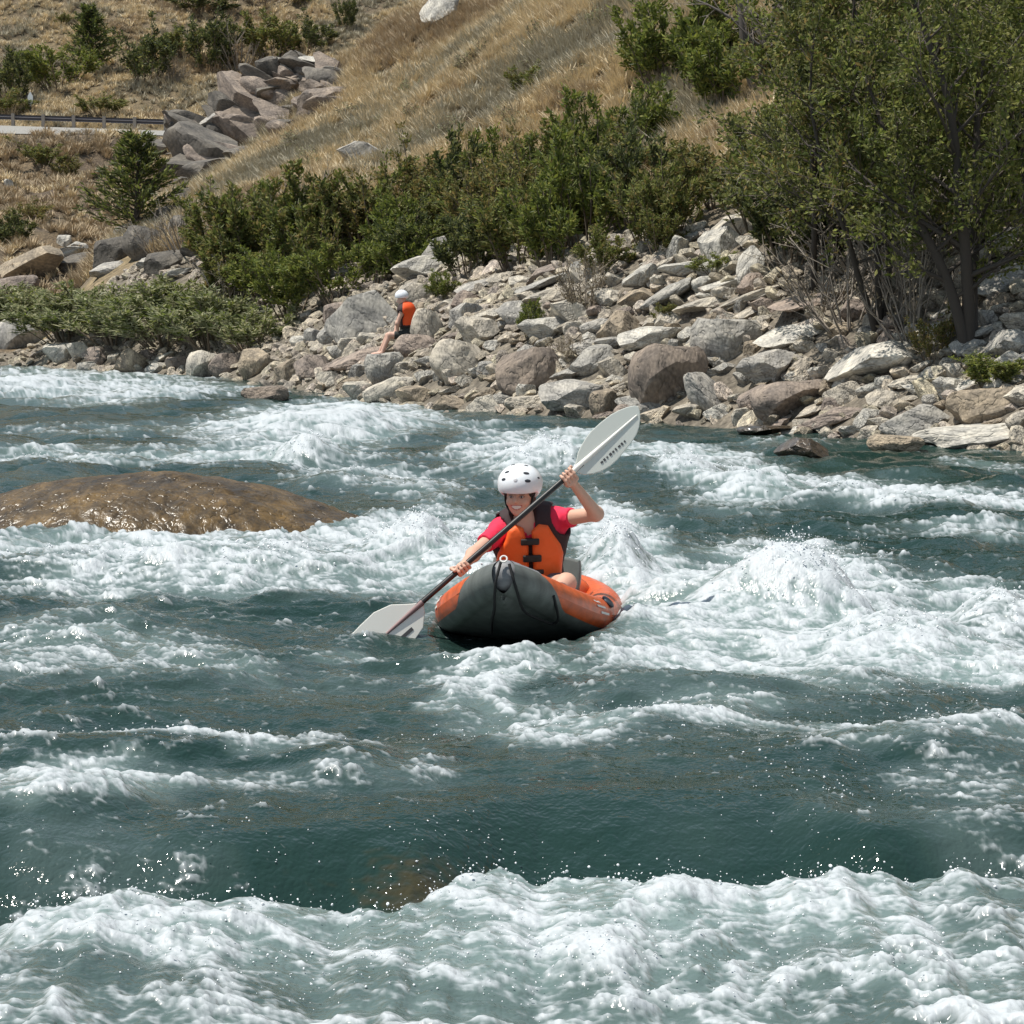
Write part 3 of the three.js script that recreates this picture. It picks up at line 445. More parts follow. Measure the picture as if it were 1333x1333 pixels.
// boulders that the river pours over
{
  const wetBrown = phys({ vertexColors: true, map: rockMap, bumpMap: rockBump, bumpScale: 0.018, roughness: 0.32 });
  function domed(name, label, px, py, width, rise, length, seed, colA, colB) {
    const c = onWater(px, py), s = new Soup(), NU = 90, NV = 50;
    for (let j = 0; j <= NV; j++) for (let i = 0; i <= NU; i++) {
      const u = i / NU * 2 - 1, v = j / NV * 2 - 1, rr = Math.hypot(u, v), k = rr > 0 ? Math.max(Math.abs(u), Math.abs(v)) / rr : 1, a = u * k, b = v * k, q = Math.hypot(a, b);
      const x = a * width / 2, z = b * length / 2, y = rise * (Math.pow(Math.max(0, 1 - Math.pow(q, 2)), 1.05) * 1.4 - 0.4) + 0.05 * fbm(x * 1.3 + seed, z * 1.3, 3) + 0.018 * n2(x * 7, z * 7) + 0.008 * n2(x * 17, z * 17);
      const t = clamp(0.5 + 0.9 * fbm(x * 2.1 + seed, z * 2.1, 4) + 0.4 * n2(x * 14, z * 14)); s.v(V(x, y, z), [0, 1, 2].map((m) => lerp(colA[m], colB[m], t))); s.uv.push(x / 0.9, z / 0.9);
    }
    const W = NU + 1; for (let j = 0; j < NV; j++) for (let i = 0; i < NU; i++) { const a = j * W + i; s.i.push(a, a + W, a + 1, a + 1, a + W, a + W + 1); }
    return single(name, label, 'boulder', s.geo(), wetBrown, V(c.x, 0, c.z));
  }
  const b = domed('river_boulder', 'broad golden brown boulder with a thin sheet of water pouring over it', 190, 680, 4.6, 0.42, 2.5, 5, [0.055, 0.034, 0.013], [0.2, 0.125, 0.045]); b.rotation.y = -0.06;
}

// ---------- plants ----------
const leafMat = phys({ vertexColors: true, roughness: 0.9, specularIntensity: 0.35, side: THREE.DoubleSide, transmission: 0.5, thickness: 0 }), barkMat = std({ vertexColors: true, roughness: 0.95 }), strawMat = std({ vertexColors: true, roughness: 1, side: THREE.DoubleSide });
const LEAF = {
  olive: [[0.144, 0.158, 0.040], [0.207, 0.220, 0.058], [0.264, 0.260, 0.087], [0.094, 0.107, 0.030]],
  green: [[0.118, 0.153, 0.030], [0.179, 0.217, 0.042], [0.235, 0.255, 0.060], [0.083, 0.109, 0.026]],
  lime: [[0.180, 0.215, 0.035], [0.240, 0.267, 0.050], [0.132, 0.162, 0.032], [0.288, 0.278, 0.075]],
  sage: [[0.296, 0.312, 0.163], [0.374, 0.377, 0.213], [0.227, 0.247, 0.119], [0.437, 0.420, 0.250]],
  dark: [[0.062, 0.082, 0.029], [0.088, 0.108, 0.037], [0.119, 0.138, 0.046], [0.048, 0.060, 0.024]],
  ochre: [[0.240, 0.191, 0.062], [0.186, 0.162, 0.050], [0.300, 0.220, 0.080], [0.132, 0.128, 0.042]],
  dry: [[0.26, 0.215, 0.14], [0.2, 0.165, 0.11], [0.32, 0.265, 0.18], [0.16, 0.135, 0.1]],
};
function leaf(s, p, dir, len, wid, col, r) {
  const side = V(r() - 0.5, r() - 0.5, r() - 0.5).cross(dir).normalize(), n = V(0, 0, 0).crossVectors(dir, side), mid = p.clone().addScaledVector(dir, len * 0.45).addScaledVector(n, len * 0.1);
  const k = 0.8 + r() * 0.4, c = [col[0] * k, col[1] * k, col[2] * k], a = s.v(p, c), b = s.v(mid.clone().addScaledVector(side, wid / 2), c), e = s.v(p.clone().addScaledVector(dir, len), c), f = s.v(mid.addScaledVector(side, -wid / 2), c);
  s.i.push(a, b, e, a, e, f);
}
function limb(wood, from, dir, len, rad, r, { bend = 0.25, lift = 0.1, sides = 4, col, steps = 5, tip = 0.35 }) {
  const pts = [from.clone()], rads = [rad], d = dir.clone().normalize(); const p = from.clone();
  for (let i = 1; i <= steps; i++) { d.x += (r() - 0.5) * bend; d.y += (r() - 0.5) * bend + lift; d.z += (r() - 0.5) * bend; d.normalize(); p.addScaledVector(d, len / steps); pts.push(p.clone()); rads.push(rad * lerp(1, tip, i / steps)); }
  wood.tube(pts, rads, sides, col); return { pts, rads, dir: d.clone() };
}
const along = (L, t) => { const k = t * (L.pts.length - 1), i = Math.min(L.pts.length - 2, Math.floor(k)); return { p: L.pts[i].clone().lerp(L.pts[i + 1], k - i), d: L.pts[i + 1].clone().sub(L.pts[i]).normalize(), r: lerp(L.rads[i], L.rads[i + 1], k - i) }; };
const wander = (d, r, spread) => V(d.x + (r() - 0.5) * spread, d.y + (r() - 0.5) * spread, d.z + (r() - 0.5) * spread).normalize();
// An upright shrub about 1 m high and 1 m wide: stems from the ground, twigs on them, leaves on the twigs.
function shrubShape(seed, { stems = 14, leaves = 3600, spread = 0.5, size = 0.055, slim = 0.4, tones, bare = 0.12, spiky = 0.5, woodCol = [0.16, 0.125, 0.09] }) {
  const r = rng(seed), wood = new Soup(), green = new Soup(), twigs = [];
  for (let i = 0; i < stems; i++) {
    const a = r() * 6.283, q = Math.sqrt(r()), lean = V(Math.cos(a) * q * spread, 1, Math.sin(a) * q * spread), h = (1 - 0.42 * q * q) * (0.72 + r() * 0.36);
    const L = limb(wood, V(Math.cos(a) * q * 0.16, -0.05, Math.sin(a) * q * 0.16), lean, h, 0.011, r, { bend: 0.16, lift: 0.02, sides: 3, col: woodCol, steps: 5, tip: 0.3 }); twigs.push([L, bare, 1]);
    const n = 3 + (r() * 3 | 0); for (let k = 0; k < n; k++) { const s = along(L, 0.25 + 0.65 * r()), T = limb(wood, s.p, wander(s.d, r, 1.5 * (1 - spiky * 0.5)), h * (0.18 + 0.24 * r()), 0.006, r, { bend: 0.3, lift: 0.06, sides: 3, col: woodCol, steps: 2 }); twigs.push([T, 0, 1.2]); }
  }
  for (let i = 0; i < leaves; i++) { const [T, from] = twigs[(r() * twigs.length) | 0], s = along(T, from + (1 - from) * Math.sqrt(r()) * 0.999), set = tones[(r() * tones.length) | 0]; const p = s.p.add(V(r() - 0.5, r() - 0.5, r() - 0.5).multiplyScalar(0.06)); leaf(green, p, wander(s.d, r, 2.2), size * (0.6 + r() * 0.8), size * slim * (0.8 + r() * 0.5), LEAF[set][(r() * 4) | 0], r); }
  return { wood: wood.geo(), green: green.geo() };
}
// A tree of the given height with real limbs; leaves sit along the last twigs.
function treeShape(seed, { height: H, trunks, trunkR, crownFrom, leaves, size, slim = 0.5, tones, reach = 0.42, droop = 0, woodCol = [0.06, 0.05, 0.042], limbs = 16, twiggy = 5 }) {
  const r = rng(seed), trunk = new Soup(), wood = new Soup(), green = new Soup(), twigs = [];
  for (const [lx, lz, k] of trunks) {
    const T = limb(trunk, V(lx * 0.2, -0.15, lz * 0.2), V(lx, 1, lz), H * k, trunkR * (0.6 + 0.4 * k), r, { bend: 0.24, lift: 0.04, sides: 8, col: woodCol, steps: 14, tip: 0.2 });
    for (let i = 0; i < limbs; i++) {
      const t = crownFrom + (1 - crownFrom) * (i + r()) / limbs, s = along(T, Math.min(0.98, t)), a = i * 2.4 + r(), out = V(Math.cos(a), 0.25 + 0.75 * t - droop, Math.sin(a)), len = H * k * reach * (1.05 - 0.6 * t) * (0.7 + r() * 0.5);
      const B = limb(wood, s.p, out, len, s.r * 0.5, r, { bend: 0.3, lift: 0.05 - droop * 0.2, sides: 5, col: woodCol, steps: 6, tip: 0.25 });
      for (let j = 0; j < twiggy + 2; j++) { const q = along(B, 0.25 + 0.72 * r()), C = limb(wood, q.p, wander(q.d, r, 1.7), len * (0.25 + 0.25 * r()), Math.max(0.009, q.r * 0.45), r, { bend: 0.4, lift: 0.04, sides: 3, col: woodCol.map((c) => c * 2.6), steps: 4 }); twigs.push(C); for (let m = 0; m < 2; m++) { const q2 = along(C, 0.3 + 0.6 * r()); twigs.push(limb(wood, q2.p, wander(q2.d, r, 1.8), len * (0.1 + 0.16 * r()), 0.007, r, { bend: 0.5, lift: 0.02, sides: 3, col: woodCol.map((c) => c * 3.2), steps: 3 })); } }
    }
  }
  for (let i = 0; i < leaves; i++) { const T = twigs[(r() * twigs.length) | 0], s = along(T, 0.15 + 0.84 * r()), set = tones[(r() * tones.length) | 0]; s.p.add(V(r() - 0.5, r() - 0.5, r() - 0.5).multiplyScalar(size * 2.4)); leaf(green, s.p, wander(s.d, r, 2.0), size * (0.6 + r() * 0.8), size * slim * (0.8 + r() * 0.4), LEAF[set][(r() * 4) | 0], r); }
  return { trunk: trunk.geo(), wood: wood.geo(), green: leaves ? green.geo() : null };
}
// A conifer or juniper, unit height: whorls of drooping boughs thick with short needles.
function coniferShape(seed, { boughs = 70, leaves = 5200, wide = 0.36, tones = ['dark', 'green'], size = 0.05 }) {
  const r = rng(seed), trunk = new Soup(), green = new Soup(), wood = new Soup(), T = limb(trunk, V(0, -0.04, 0), V(0, 1, 0), 1.02, 0.03, r, { bend: 0.06, lift: 0.02, sides: 6, col: [0.06, 0.045, 0.035], steps: 7, tip: 0.15 }), list = [];
  for (let i = 0; i < boughs; i++) { const t = 0.1 + 0.88 * i / boughs, s = along(T, t), a = i * 2.4 + r(); list.push(limb(wood, s.p, V(Math.cos(a), 0.35, Math.sin(a)), wide * (1.08 - t) * (0.75 + r() * 0.5) + 0.03, 0.008, r, { bend: 0.25, lift: 0.08, sides: 3, col: [0.08, 0.06, 0.045], steps: 4 })); }
  for (let i = 0; i < leaves; i++) { const s = along(list[(r() * list.length) | 0], 0.1 + 0.89 * r()), set = tones[(r() * tones.length) | 0]; s.p.add(V(r() - 0.5, r() - 0.5, r() - 0.5).multiplyScalar(0.05)); leaf(green, s.p, wander(s.d, r, 1.4), size * (0.7 + r() * 0.7), size * 0.3, LEAF[set][(r() * 4) | 0], r); }
  return { trunk: trunk.geo(), wood: wood.geo(), green: green.geo() };
}
const SHRUBS = {
  olive: [0, 1, 2].map((i) => shrubShape(300 + i, { tones: ['olive', 'olive', 'green', 'ochre'], leaves: 3600, size: 0.06 })),
  green: [0, 1].map((i) => shrubShape(320 + i, { tones: ['green', 'green', 'lime'], leaves: 3700, size: 0.06 })),
  lime: [0, 1].map((i) => shrubShape(340 + i, { tones: ['lime', 'green'], leaves: 4200, spread: 0.65 })),
  sage: [0, 1].map((i) => shrubShape(360 + i, { tones: ['sage', 'sage', 'green'], leaves: 4200, stems: 26, slim: 0.26, size: 0.08, spread: 0.7, spiky: 0.9 })),
  dark: [0, 1].map((i) => shrubShape(380 + i, { tones: ['dark', 'dark', 'olive'], leaves: 3800, size: 0.06 })),
  ochre: [0, 1].map((i) => shrubShape(400 + i, { tones: ['ochre', 'ochre', 'olive'], leaves: 3000, spiky: 1, stems: 18 })),
  dry: [0, 1].map((i) => shrubShape(420 + i, { tones: ['dry'], leaves: 1500, stems: 24, size: 0.04, woodCol: [0.24, 0.2, 0.16] })),
  brush: [0, 1].map((i) => shrubShape(460 + i, { tones: ['dry', 'dry', 'sage'], leaves: 620, stems: 12, size: 0.085, woodCol: [0.24, 0.2, 0.16] })),
  brushgreen: [0].map((i) => shrubShape(470 + i, { tones: ['sage', 'sage', 'dry'], leaves: 620, stems: 12, size: 0.085, woodCol: [0.24, 0.2, 0.16] })),
  bare: [0, 1].map((i) => shrubShape(440 + i, { tones: ['dry'], leaves: 120, stems: 22, size: 0.04, spread: 0.9, spiky: 0.3, woodCol: [0.26, 0.225, 0.19] })),
};
const plantRandom = rng(515);
// px, py: the foot of the plant in the photograph; w, h: its extent in pixels
function shrub(px, py, w, h, kind, label, group, name = 'shrub', category = 'shrub') {
  const f = hit(px, py); if (!f) return; const d = -f.z, pool = SHRUBS[kind], shape = pool[(plantRandom() * pool.length) | 0];
  const o = thing(name, label, category, f, group); part(o, 'stems', shape.wood, barkMat); part(o, 'foliage', shape.green, leafMat);
  o.scale.set(w / F * d * 1.3, h / F * d * 1.08, w / F * d * 1.3); o.rotation.y = plantRandom() * 6.28; return o;
}
const belt = 'shrubs in the belt above the boulders', far = 'shrubs on the hillside beyond the road';
[
  // thicket of willows at the water on the left
  [20, 436, 120, 62, 'sage', 'grey green willow bush behind the big grey boulder'], [85, 442, 130, 60, 'sage', 'grey green willow bush second from the big grey boulder'], [150, 446, 130, 66, 'sage', 'grey green willow bush in the middle of the waterside thicket'], [215, 448, 130, 66, 'sage', 'grey green willow bush over the waterside stones'], [275, 452, 130, 76, 'sage', 'tall grey green willow bush over the two round boulders'], [325, 454, 100, 62, 'sage', 'grey green willow bush ending the waterside thicket'], [120, 424, 110, 62, 'sage', 'grey green willow bush at the back of the thicket'], [235, 424, 120, 64, 'sage', 'grey green willow bush in front of dead branches'], [50, 420, 100, 50, 'sage', 'grey green willow bush below the reddish ledge'],
  [380, 412, 100, 92, 'lime', 'bright yellow green bush at the end of the willow thicket'], [440, 392, 90, 84, 'lime', 'yellow green bush uphill of the large grey slab'], [350, 392, 90, 80, 'lime', 'yellow green bush behind the willow thicket'],
  // belt
  [285, 340, 110, 100, 'olive', 'olive shrub beside the dead branches under the outcrop', belt], [335, 362, 120, 130, 'olive', 'broad olive shrub below the dry grass spur', belt], [300, 388, 100, 80, 'olive', 'low olive shrub behind the willow bushes', belt], [395, 350, 120, 120, 'olive', 'olive shrub with a ragged top beside a grey dead bush', belt], [450, 330, 110, 110, 'olive', 'olive shrub uphill of the yellow green bushes', belt], [490, 372, 90, 90, 'green', 'green shrub left of the white outcrop', belt], [500, 318, 100, 110, 'olive', 'olive shrub over the white outcrop', belt],
  [552, 290, 100, 108, 'ochre', 'rusty tipped shrub above the white outcrop', belt], [596, 292, 80, 120, 'dark', 'dark narrow shrub with tall shoots', belt], [612, 360, 90, 90, 'dark', 'dark shrub between the outcrop and the rubble', belt], [640, 322, 100, 122, 'ochre', 'rusty olive shrub beside the dark narrow one', belt], [672, 352, 110, 100, 'olive', 'olive shrub above the row of cream rocks', belt], [655, 290, 100, 96, 'ochre', 'yellowish shrub with tall shoots under the grass slope', belt], [705, 300, 100, 110, 'ochre', 'rusty shrub with tall thin shoots', belt], [722, 350, 110, 120, 'green', 'green shrub above the thin grey slab', belt], [768, 318, 120, 150, 'green', 'tall green shrub in the middle of the belt', belt], [775, 250, 110, 132, 'green', 'rounded green shrub at the top of the belt', belt], [820, 292, 110, 120, 'dark', 'dark green shrub beside the white crag', belt], [830, 200, 90, 96, 'green', 'green shrub under the grassy shelf', belt], [860, 332, 70, 70, 'olive', 'small olive shrub over the upper talus', belt], [790, 360, 70, 60, 'olive', 'low olive shrub over the pointed white rock', belt],
  [580, 392, 44, 40, 'green', 'small green bush among the cream rocks'], [690, 440, 36, 50, 'green', 'small green sprig between the cream rocks'], [760, 410, 66, 80, 'dry', 'grey dead bush in the rubble'], [395, 300, 70, 100, 'bare', 'grey dead bush within the shrub belt'], [735, 470, 50, 34, 'dry', 'low dry weeds between the waterline rocks'],
  // right side
  [905, 128, 140, 150, 'green', 'green bush at the upper end of the belt'], [945, 150, 120, 120, 'green', 'green bush in front of the bare twisted tree'], [862, 118, 110, 120, 'green', 'green bush against the dry grass slope'], [950, 96, 100, 110, 'olive', 'olive bush behind the bare twisted tree'], [935, 268, 120, 96, 'ochre', 'yellowish shrub over the upper talus'], [985, 300, 120, 110, 'olive', 'olive shrub beside the upper talus'], [900, 262, 80, 70, 'olive', 'low olive shrub behind the white crag'], [1030, 342, 120, 120, 'dark', 'dark shrub at the edge of the dead thicket'], [1010, 240, 110, 90, 'olive', 'olive shrub under the bare twisted tree'],
  [1290, 505, 96, 50, 'lime', 'low leafy bright green bush on the tan boulder'], [930, 356, 60, 26, 'lime', 'small green tuft on the talus ledge'], [1215, 470, 60, 70, 'ochre', 'yellowing saplings at the foot of the thick trunk'], [865, 418, 34, 26, 'olive', 'small olive weed between pale boulders'],
  [1070, 400, 130, 100, 'bare', 'tangle of dead brown branches behind the bedrock hump'], [1170, 400, 130, 110, 'bare', 'tangle of dead brown branches between the two trunks'], [1120, 350, 150, 110, 'bare', 'tangle of bare twigs under the leaning tree'], [1230, 330, 130, 120, 'bare', 'tangle of bare twigs behind the thick trunk'], [1000, 250, 100, 60, 'bare', 'arching bare branches beside the leaning tree'], [1310, 300, 100, 100, 'bare', 'bare grey bush over the rubble beside the tree'], [1105, 428, 130, 130, 'bare', 'arching leafless thicket in front of the thin dark stems'], [1190, 440, 120, 150, 'bare', 'tall leafless thicket between the whitish wedge and the thick trunk'],
  [245, 332, 80, 96, 'bare', 'hanging dead roots below the layered outcrop'], [205, 330, 60, 60, 'bare', 'grey dead twigs beside the juniper'], [300, 400, 70, 60, 'bare', 'pale dead branches behind the tall willow bush'],
  [690, 128, 56, 46, 'olive', 'single rounded bush alone on the dry grass slope'],
  // left slope and far hillside
  [55, 218, 60, 34, 'olive', 'low green bush on the slope under the guardrail'], [90, 232, 50, 28, 'ochre', 'low brown bush on the slope under the guardrail'], [20, 320, 60, 44, 'dark', 'dark bush above the reddish ledge'], [100, 190, 50, 22, 'dry', 'grey dry bush right below the guardrail'], [40, 290, 60, 30, 'ochre', 'rusty bush on the bare slope'], [30, 196, 50, 20, 'dry', 'dry bush under the roadside'],
  [190, 108, 76, 70, 'dark', 'dark shrub beside the far conifer', far], [275, 96, 66, 78, 'dark', 'dark tall shrub behind the outcrop', far], [310, 92, 60, 66, 'bare', 'grey leafless shrub behind the outcrop', far], [355, 78, 76, 60, 'olive', 'olive shrub above the top of the outcrop', far], [403, 68, 60, 44, 'dark', 'rounded dark shrub above the top of the outcrop', far], [78, 118, 84, 66, 'lime', 'yellow green shrub below the far conifer', far], [14, 132, 60, 66, 'dark', 'dark shrub next to the white roadside marker', far], [8, 150, 60, 32, 'olive', 'low shrub behind the guardrail', far], [262, 18, 76, 30, 'dark', 'dark shrub high on the far hillside', far], [82, 34, 22, 18, 'olive', 'tiny bush high on the far hillside', far], [240, 74, 60, 40, 'olive', 'small olive shrub between two dark ones', far], [130, 148, 60, 26, 'olive', 'green weeds on the far road verge', far], [450, 40, 30, 44, 'dark', 'thin dark shrub where the spur meets the sky side hill', far], [395, 8, 40, 26, 'ochre', 'brown bush high above the outcrop', far], [345, 8, 60, 22, 'dry', 'dry bush high on the far hillside', far], [225, 112, 50, 34, 'dry', 'dry grey bush beside the dark shrub', far],
].forEach((a) => shrub(...a));
{
  const r = rng(777); for (let i = 0, k = 0; k < 46 && i < 400; i++) { const px = 330 + r() * 560, py = 20 + r() * 210; if (py < 215 - (px - 300) * 0.42 || py > 260 - (px - 330) * 0.16) continue; const dry = r() < 0.6; shrub(px, py, 18 + r() * 26, 12 + r() * 18, dry ? 'brush' : 'brushgreen', dry ? 'low straw grey brush dotted over the dry spur' : 'low sage green brush dotted over the dry spur', dry ? 'straw grey brush on the spur' : 'sage green brush on the spur', 'sagebrush'); k++; }
}
// more of the same, filling the belt and the ground under the trees
{
  const r = rng(2024), spots = []; for (let i = 0; i < 30; i++) { const t = r(), px = lerp(270, 870, t), top = lerp(330, 225, t), py = top + r() * lerp(70, 100, t); spots.push([px, py, 80 + r() * 40, 70 + r() * 50, ['olive', 'olive', 'green', 'ochre', 'dark'][(r() * 5) | 0], 0]); }
  for (let i = 0; i < 24; i++) spots.push([1020 + r() * 320, 110 + r() * 210, 100 + r() * 50, 80 + r() * 60, ['olive', 'olive', 'dark', 'green', 'bare'][(r() * 5) | 0], 1]);
  const word = { olive: 'olive green', green: 'fresh green', ochre: 'rusty tipped', dark: 'dark green', bare: 'leafless brown' };
  for (const [px, py, w, h, kind, z] of spots) shrub(px, py, w, h, kind, z ? `${word[kind]} undergrowth bush on the slope behind the riverside trees` : `${word[kind]} shrub crowded among others in the belt above the boulders`, z ? `${word[kind]} undergrowth behind the riverside trees` : `${word[kind]} shrubs crowding the belt`);
}
function conifer(px, py, w, h, shape, label, name) { const f = hit(px, py), d = -f.z, o = thing(name, label, 'tree', f); part(o, 'trunk', shape.trunk, barkMat); part(o, 'boughs', shape.wood, barkMat); part(o, 'needles', shape.green, leafMat); const s = h / F * d; o.scale.set(w / F * d / 0.72, s, w / F * d / 0.72); }
conifer(120, 92, 76, 84, coniferShape(600, {}), 'dark pointed conifer on the hillside beyond the road', 'conifer');
conifer(178, 312, 118, 136, coniferShape(601, { wide: 0.5, tones: ['olive', 'dark', 'green'], size: 0.065, leaves: 3600, size: 0.06 }), 'dark juniper with a black trunk beside the layered outcrop', 'juniper');
conifer(1318, 190, 90, 170, coniferShape(602, { wide: 0.45, tones: ['green', 'lime'], size: 0.07, leaves: 3600, size: 0.06 }), 'bright green young pine behind the thick trunked tree', 'pine_tree');
function tree(px, py, shape, label, name, turn = 0) { const f = hit(px, py), o = thing(name, label, 'tree', f); part(o, 'trunk', shape.trunk, barkMat); part(o, 'branches', shape.wood, barkMat); if (shape.green) part(o, 'foliage', shape.green, leafMat); o.rotation.y = turn; return o; }
tree(1262, 452, treeShape(701, { height: 5.6, trunks: [[-0.06, 0.02, 1], [0.12, -0.1, 0.9], [-0.25, 0.1, 0.75]], trunkR: 0.1, crownFrom: 0.2, leaves: 17000, size: 0.09, tones: ['olive', 'green', 'olive'], reach: 0.4, limbs: 18 }), 'leafy tree with a thick dark forked trunk standing in the rubble', 'riverside_tree');
tree(1146, 428, treeShape(702, { height: 5.6, trunks: [[-0.05, 0, 1], [-0.32, 0.1, 0.9], [0.12, -0.1, 0.95]], trunkR: 0.06, crownFrom: 0.2, leaves: 19000, size: 0.09, tones: ['olive', 'olive', 'green', 'ochre'], reach: 0.36, limbs: 15 }), 'leafy tree with several thin dark stems above the whitish wedge', 'riverside_tree', 0.4);
tree(1085, 330, treeShape(703, { height: 4.6, trunks: [[-0.2, 0, 1], [0.15, 0.1, 0.9]], trunkR: 0.07, crownFrom: 0.25, leaves: 13000, size: 0.09, tones: ['olive', 'green'], reach: 0.42, limbs: 13 }), 'bushy olive tree behind the dead thicket', 'riverside_tree', 1.4);
tree(1200, 250, treeShape(704, { height: 5.0, trunks: [[0.05, 0, 1], [-0.2, 0.1, 0.9]], trunkR: 0.08, crownFrom: 0.2, leaves: 13000, size: 0.09, tones: ['olive', 'green', 'dark'], reach: 0.42, limbs: 13 }), 'dense tree uphill of the two riverside trunks', 'riverside_tree', 2.2);
tree(1062, 372, treeShape(706, { height: 4.4, trunks: [[-0.3, 0.1, 1], [-0.05, 0, 0.95], [0.2, 0.1, 0.85]], trunkR: 0.06, crownFrom: 0.2, leaves: 15000, size: 0.085, tones: ['olive', 'olive', 'dark'], reach: 0.42, limbs: 13 }), 'many stemmed olive tree leaning over the bedrock hump', 'riverside_tree', 0.9);
tree(1330, 330, treeShape(707, { height: 4.6, trunks: [[0.05, 0.1, 1], [-0.2, 0, 0.95]], trunkR: 0.07, crownFrom: 0.25, leaves: 13000, size: 0.09, tones: ['olive', 'green'], reach: 0.42, limbs: 13 }), 'olive tree uphill of the grey block in the rubble', 'riverside_tree', 2.9);
tree(990, 128, treeShape(705, { height: 5.2, trunks: [[-0.25, 0, 1], [0.3, 0.05, 0.9], [0.05, 0.1, 0.8]], trunkR: 0.13, crownFrom: 0.25, leaves: 260, size: 0.07, tones: ['dry'], reach: 0.45, limbs: 9, twiggy: 3, woodCol: [0.11, 0.095, 0.085] }), 'bare twisted tree with dark trunks on the grassy shelf', 'dead_tree');
// dry bunch grass
{
  const r = rng(808), s = new Soup();
  for (let i = 0; i < 38; i++) { const a = r() * 6.28, lean = 0.2 + r() * 1.0, h = 0.35 + r() * 0.55, w = 0.024, b = V(Math.cos(a) * 0.12 * r(), -0.03, Math.sin(a) * 0.12 * r()), t = V(b.x + Math.cos(a) * lean * h, h, b.z + Math.sin(a) * lean * h), n = V(-Math.sin(a) * w, 0, Math.cos(a) * w), k = 0.75 + r() * 0.5, c = [k, k * 0.97, k * 0.92]; const m = b.clone().lerp(t, 0.55); m.y += 0.06; const i0 = s.v(b.clone().add(n), c), i1 = s.v(b.clone().sub(n), c), i2 = s.v(m.clone().add(n), c), i3 = s.v(m.clone().sub(n), c), i4 = s.v(t, c); s.i.push(i0, i1, i2, i1, i3, i2, i2, i3, i4); }
  const geo = s.geo(), list = [];
  for (let tries = 0; tries < 900000 && list.length < 90000; tries++) {
    const farSide = r() < 0.3, d = farSide ? 80 + r() * 130 : 34 + r() * 70, x = (r() * 2 - 1) * 0.25 * d, sIn = inland(x, d), road = d + 0.12 * (x + 22);
    if (farSide ? x > -6 : x < -16) continue; if (road > 134.5 && road < 146.5 && d > 110) continue; if (d < 68 && sIn < 7) continue; if (sIn < 5) continue;
    const clump = fbm(x * 0.35, d * 0.35, 3); const fine = fbm(x * 1.3 + 9, d * 1.3, 2), slope = farSide && d < 136; if (clump * 0.7 + fine * 0.9 + 0.3 * (r() - 0.5) < (slope ? 0.12 : farSide ? 0 : -0.06)) continue;
    const y = height(x, -d), p = project(V(x, y, -d)); if (p[1] < -40 || p[1] > 480 || p[0] < -40 || p[0] > 1373) continue; list.push([x, y, d, clump]);
  }
  const inst = new THREE.InstancedMesh(geo, strawMat, list.length), m = new THREE.Matrix4(), q = new THREE.Quaternion(), e = new THREE.Euler(), c = new THREE.Color();
  list.forEach(([x, y, d, clump], i) => { const k = (0.25 + r() * 0.4) * (d > 110 ? 1.2 : 1); q.setFromEuler(e.set((r() - 0.5) * 0.4, r() * 6.28, (r() - 0.5) * 0.4)); m.compose(V(x, y, -d), q, V(k * 1.1, k * (0.6 + 0.6 * r()), k * 1.1)); inst.setMatrixAt(i, m);
    const sageish = fbm(x * 0.12 + 50, d * 0.12, 3) + 0.3 * (r() - 0.5) - (x < -14 && d < 136 ? 0.3 : 0), t = 0.85 + r() * 0.35; sageish > 0.16 ? c.setRGB(0.42 * t, 0.39 * t, 0.31 * t) : sageish < -0.2 ? c.setRGB(0.44 * t, 0.36 * t, 0.255 * t) : c.setRGB(0.64 * t, 0.55 * t, 0.39 * t); inst.setColorAt(i, c); });
  inst.name = 'dry_grass'; inst.userData = { kind: 'stuff', label: 'tufts of dry straw coloured bunch grass on the slopes', category: 'grass' }; inst.castShadow = inst.receiveShadow = true; scene.add(inst); console.log('grass', list.length);
}
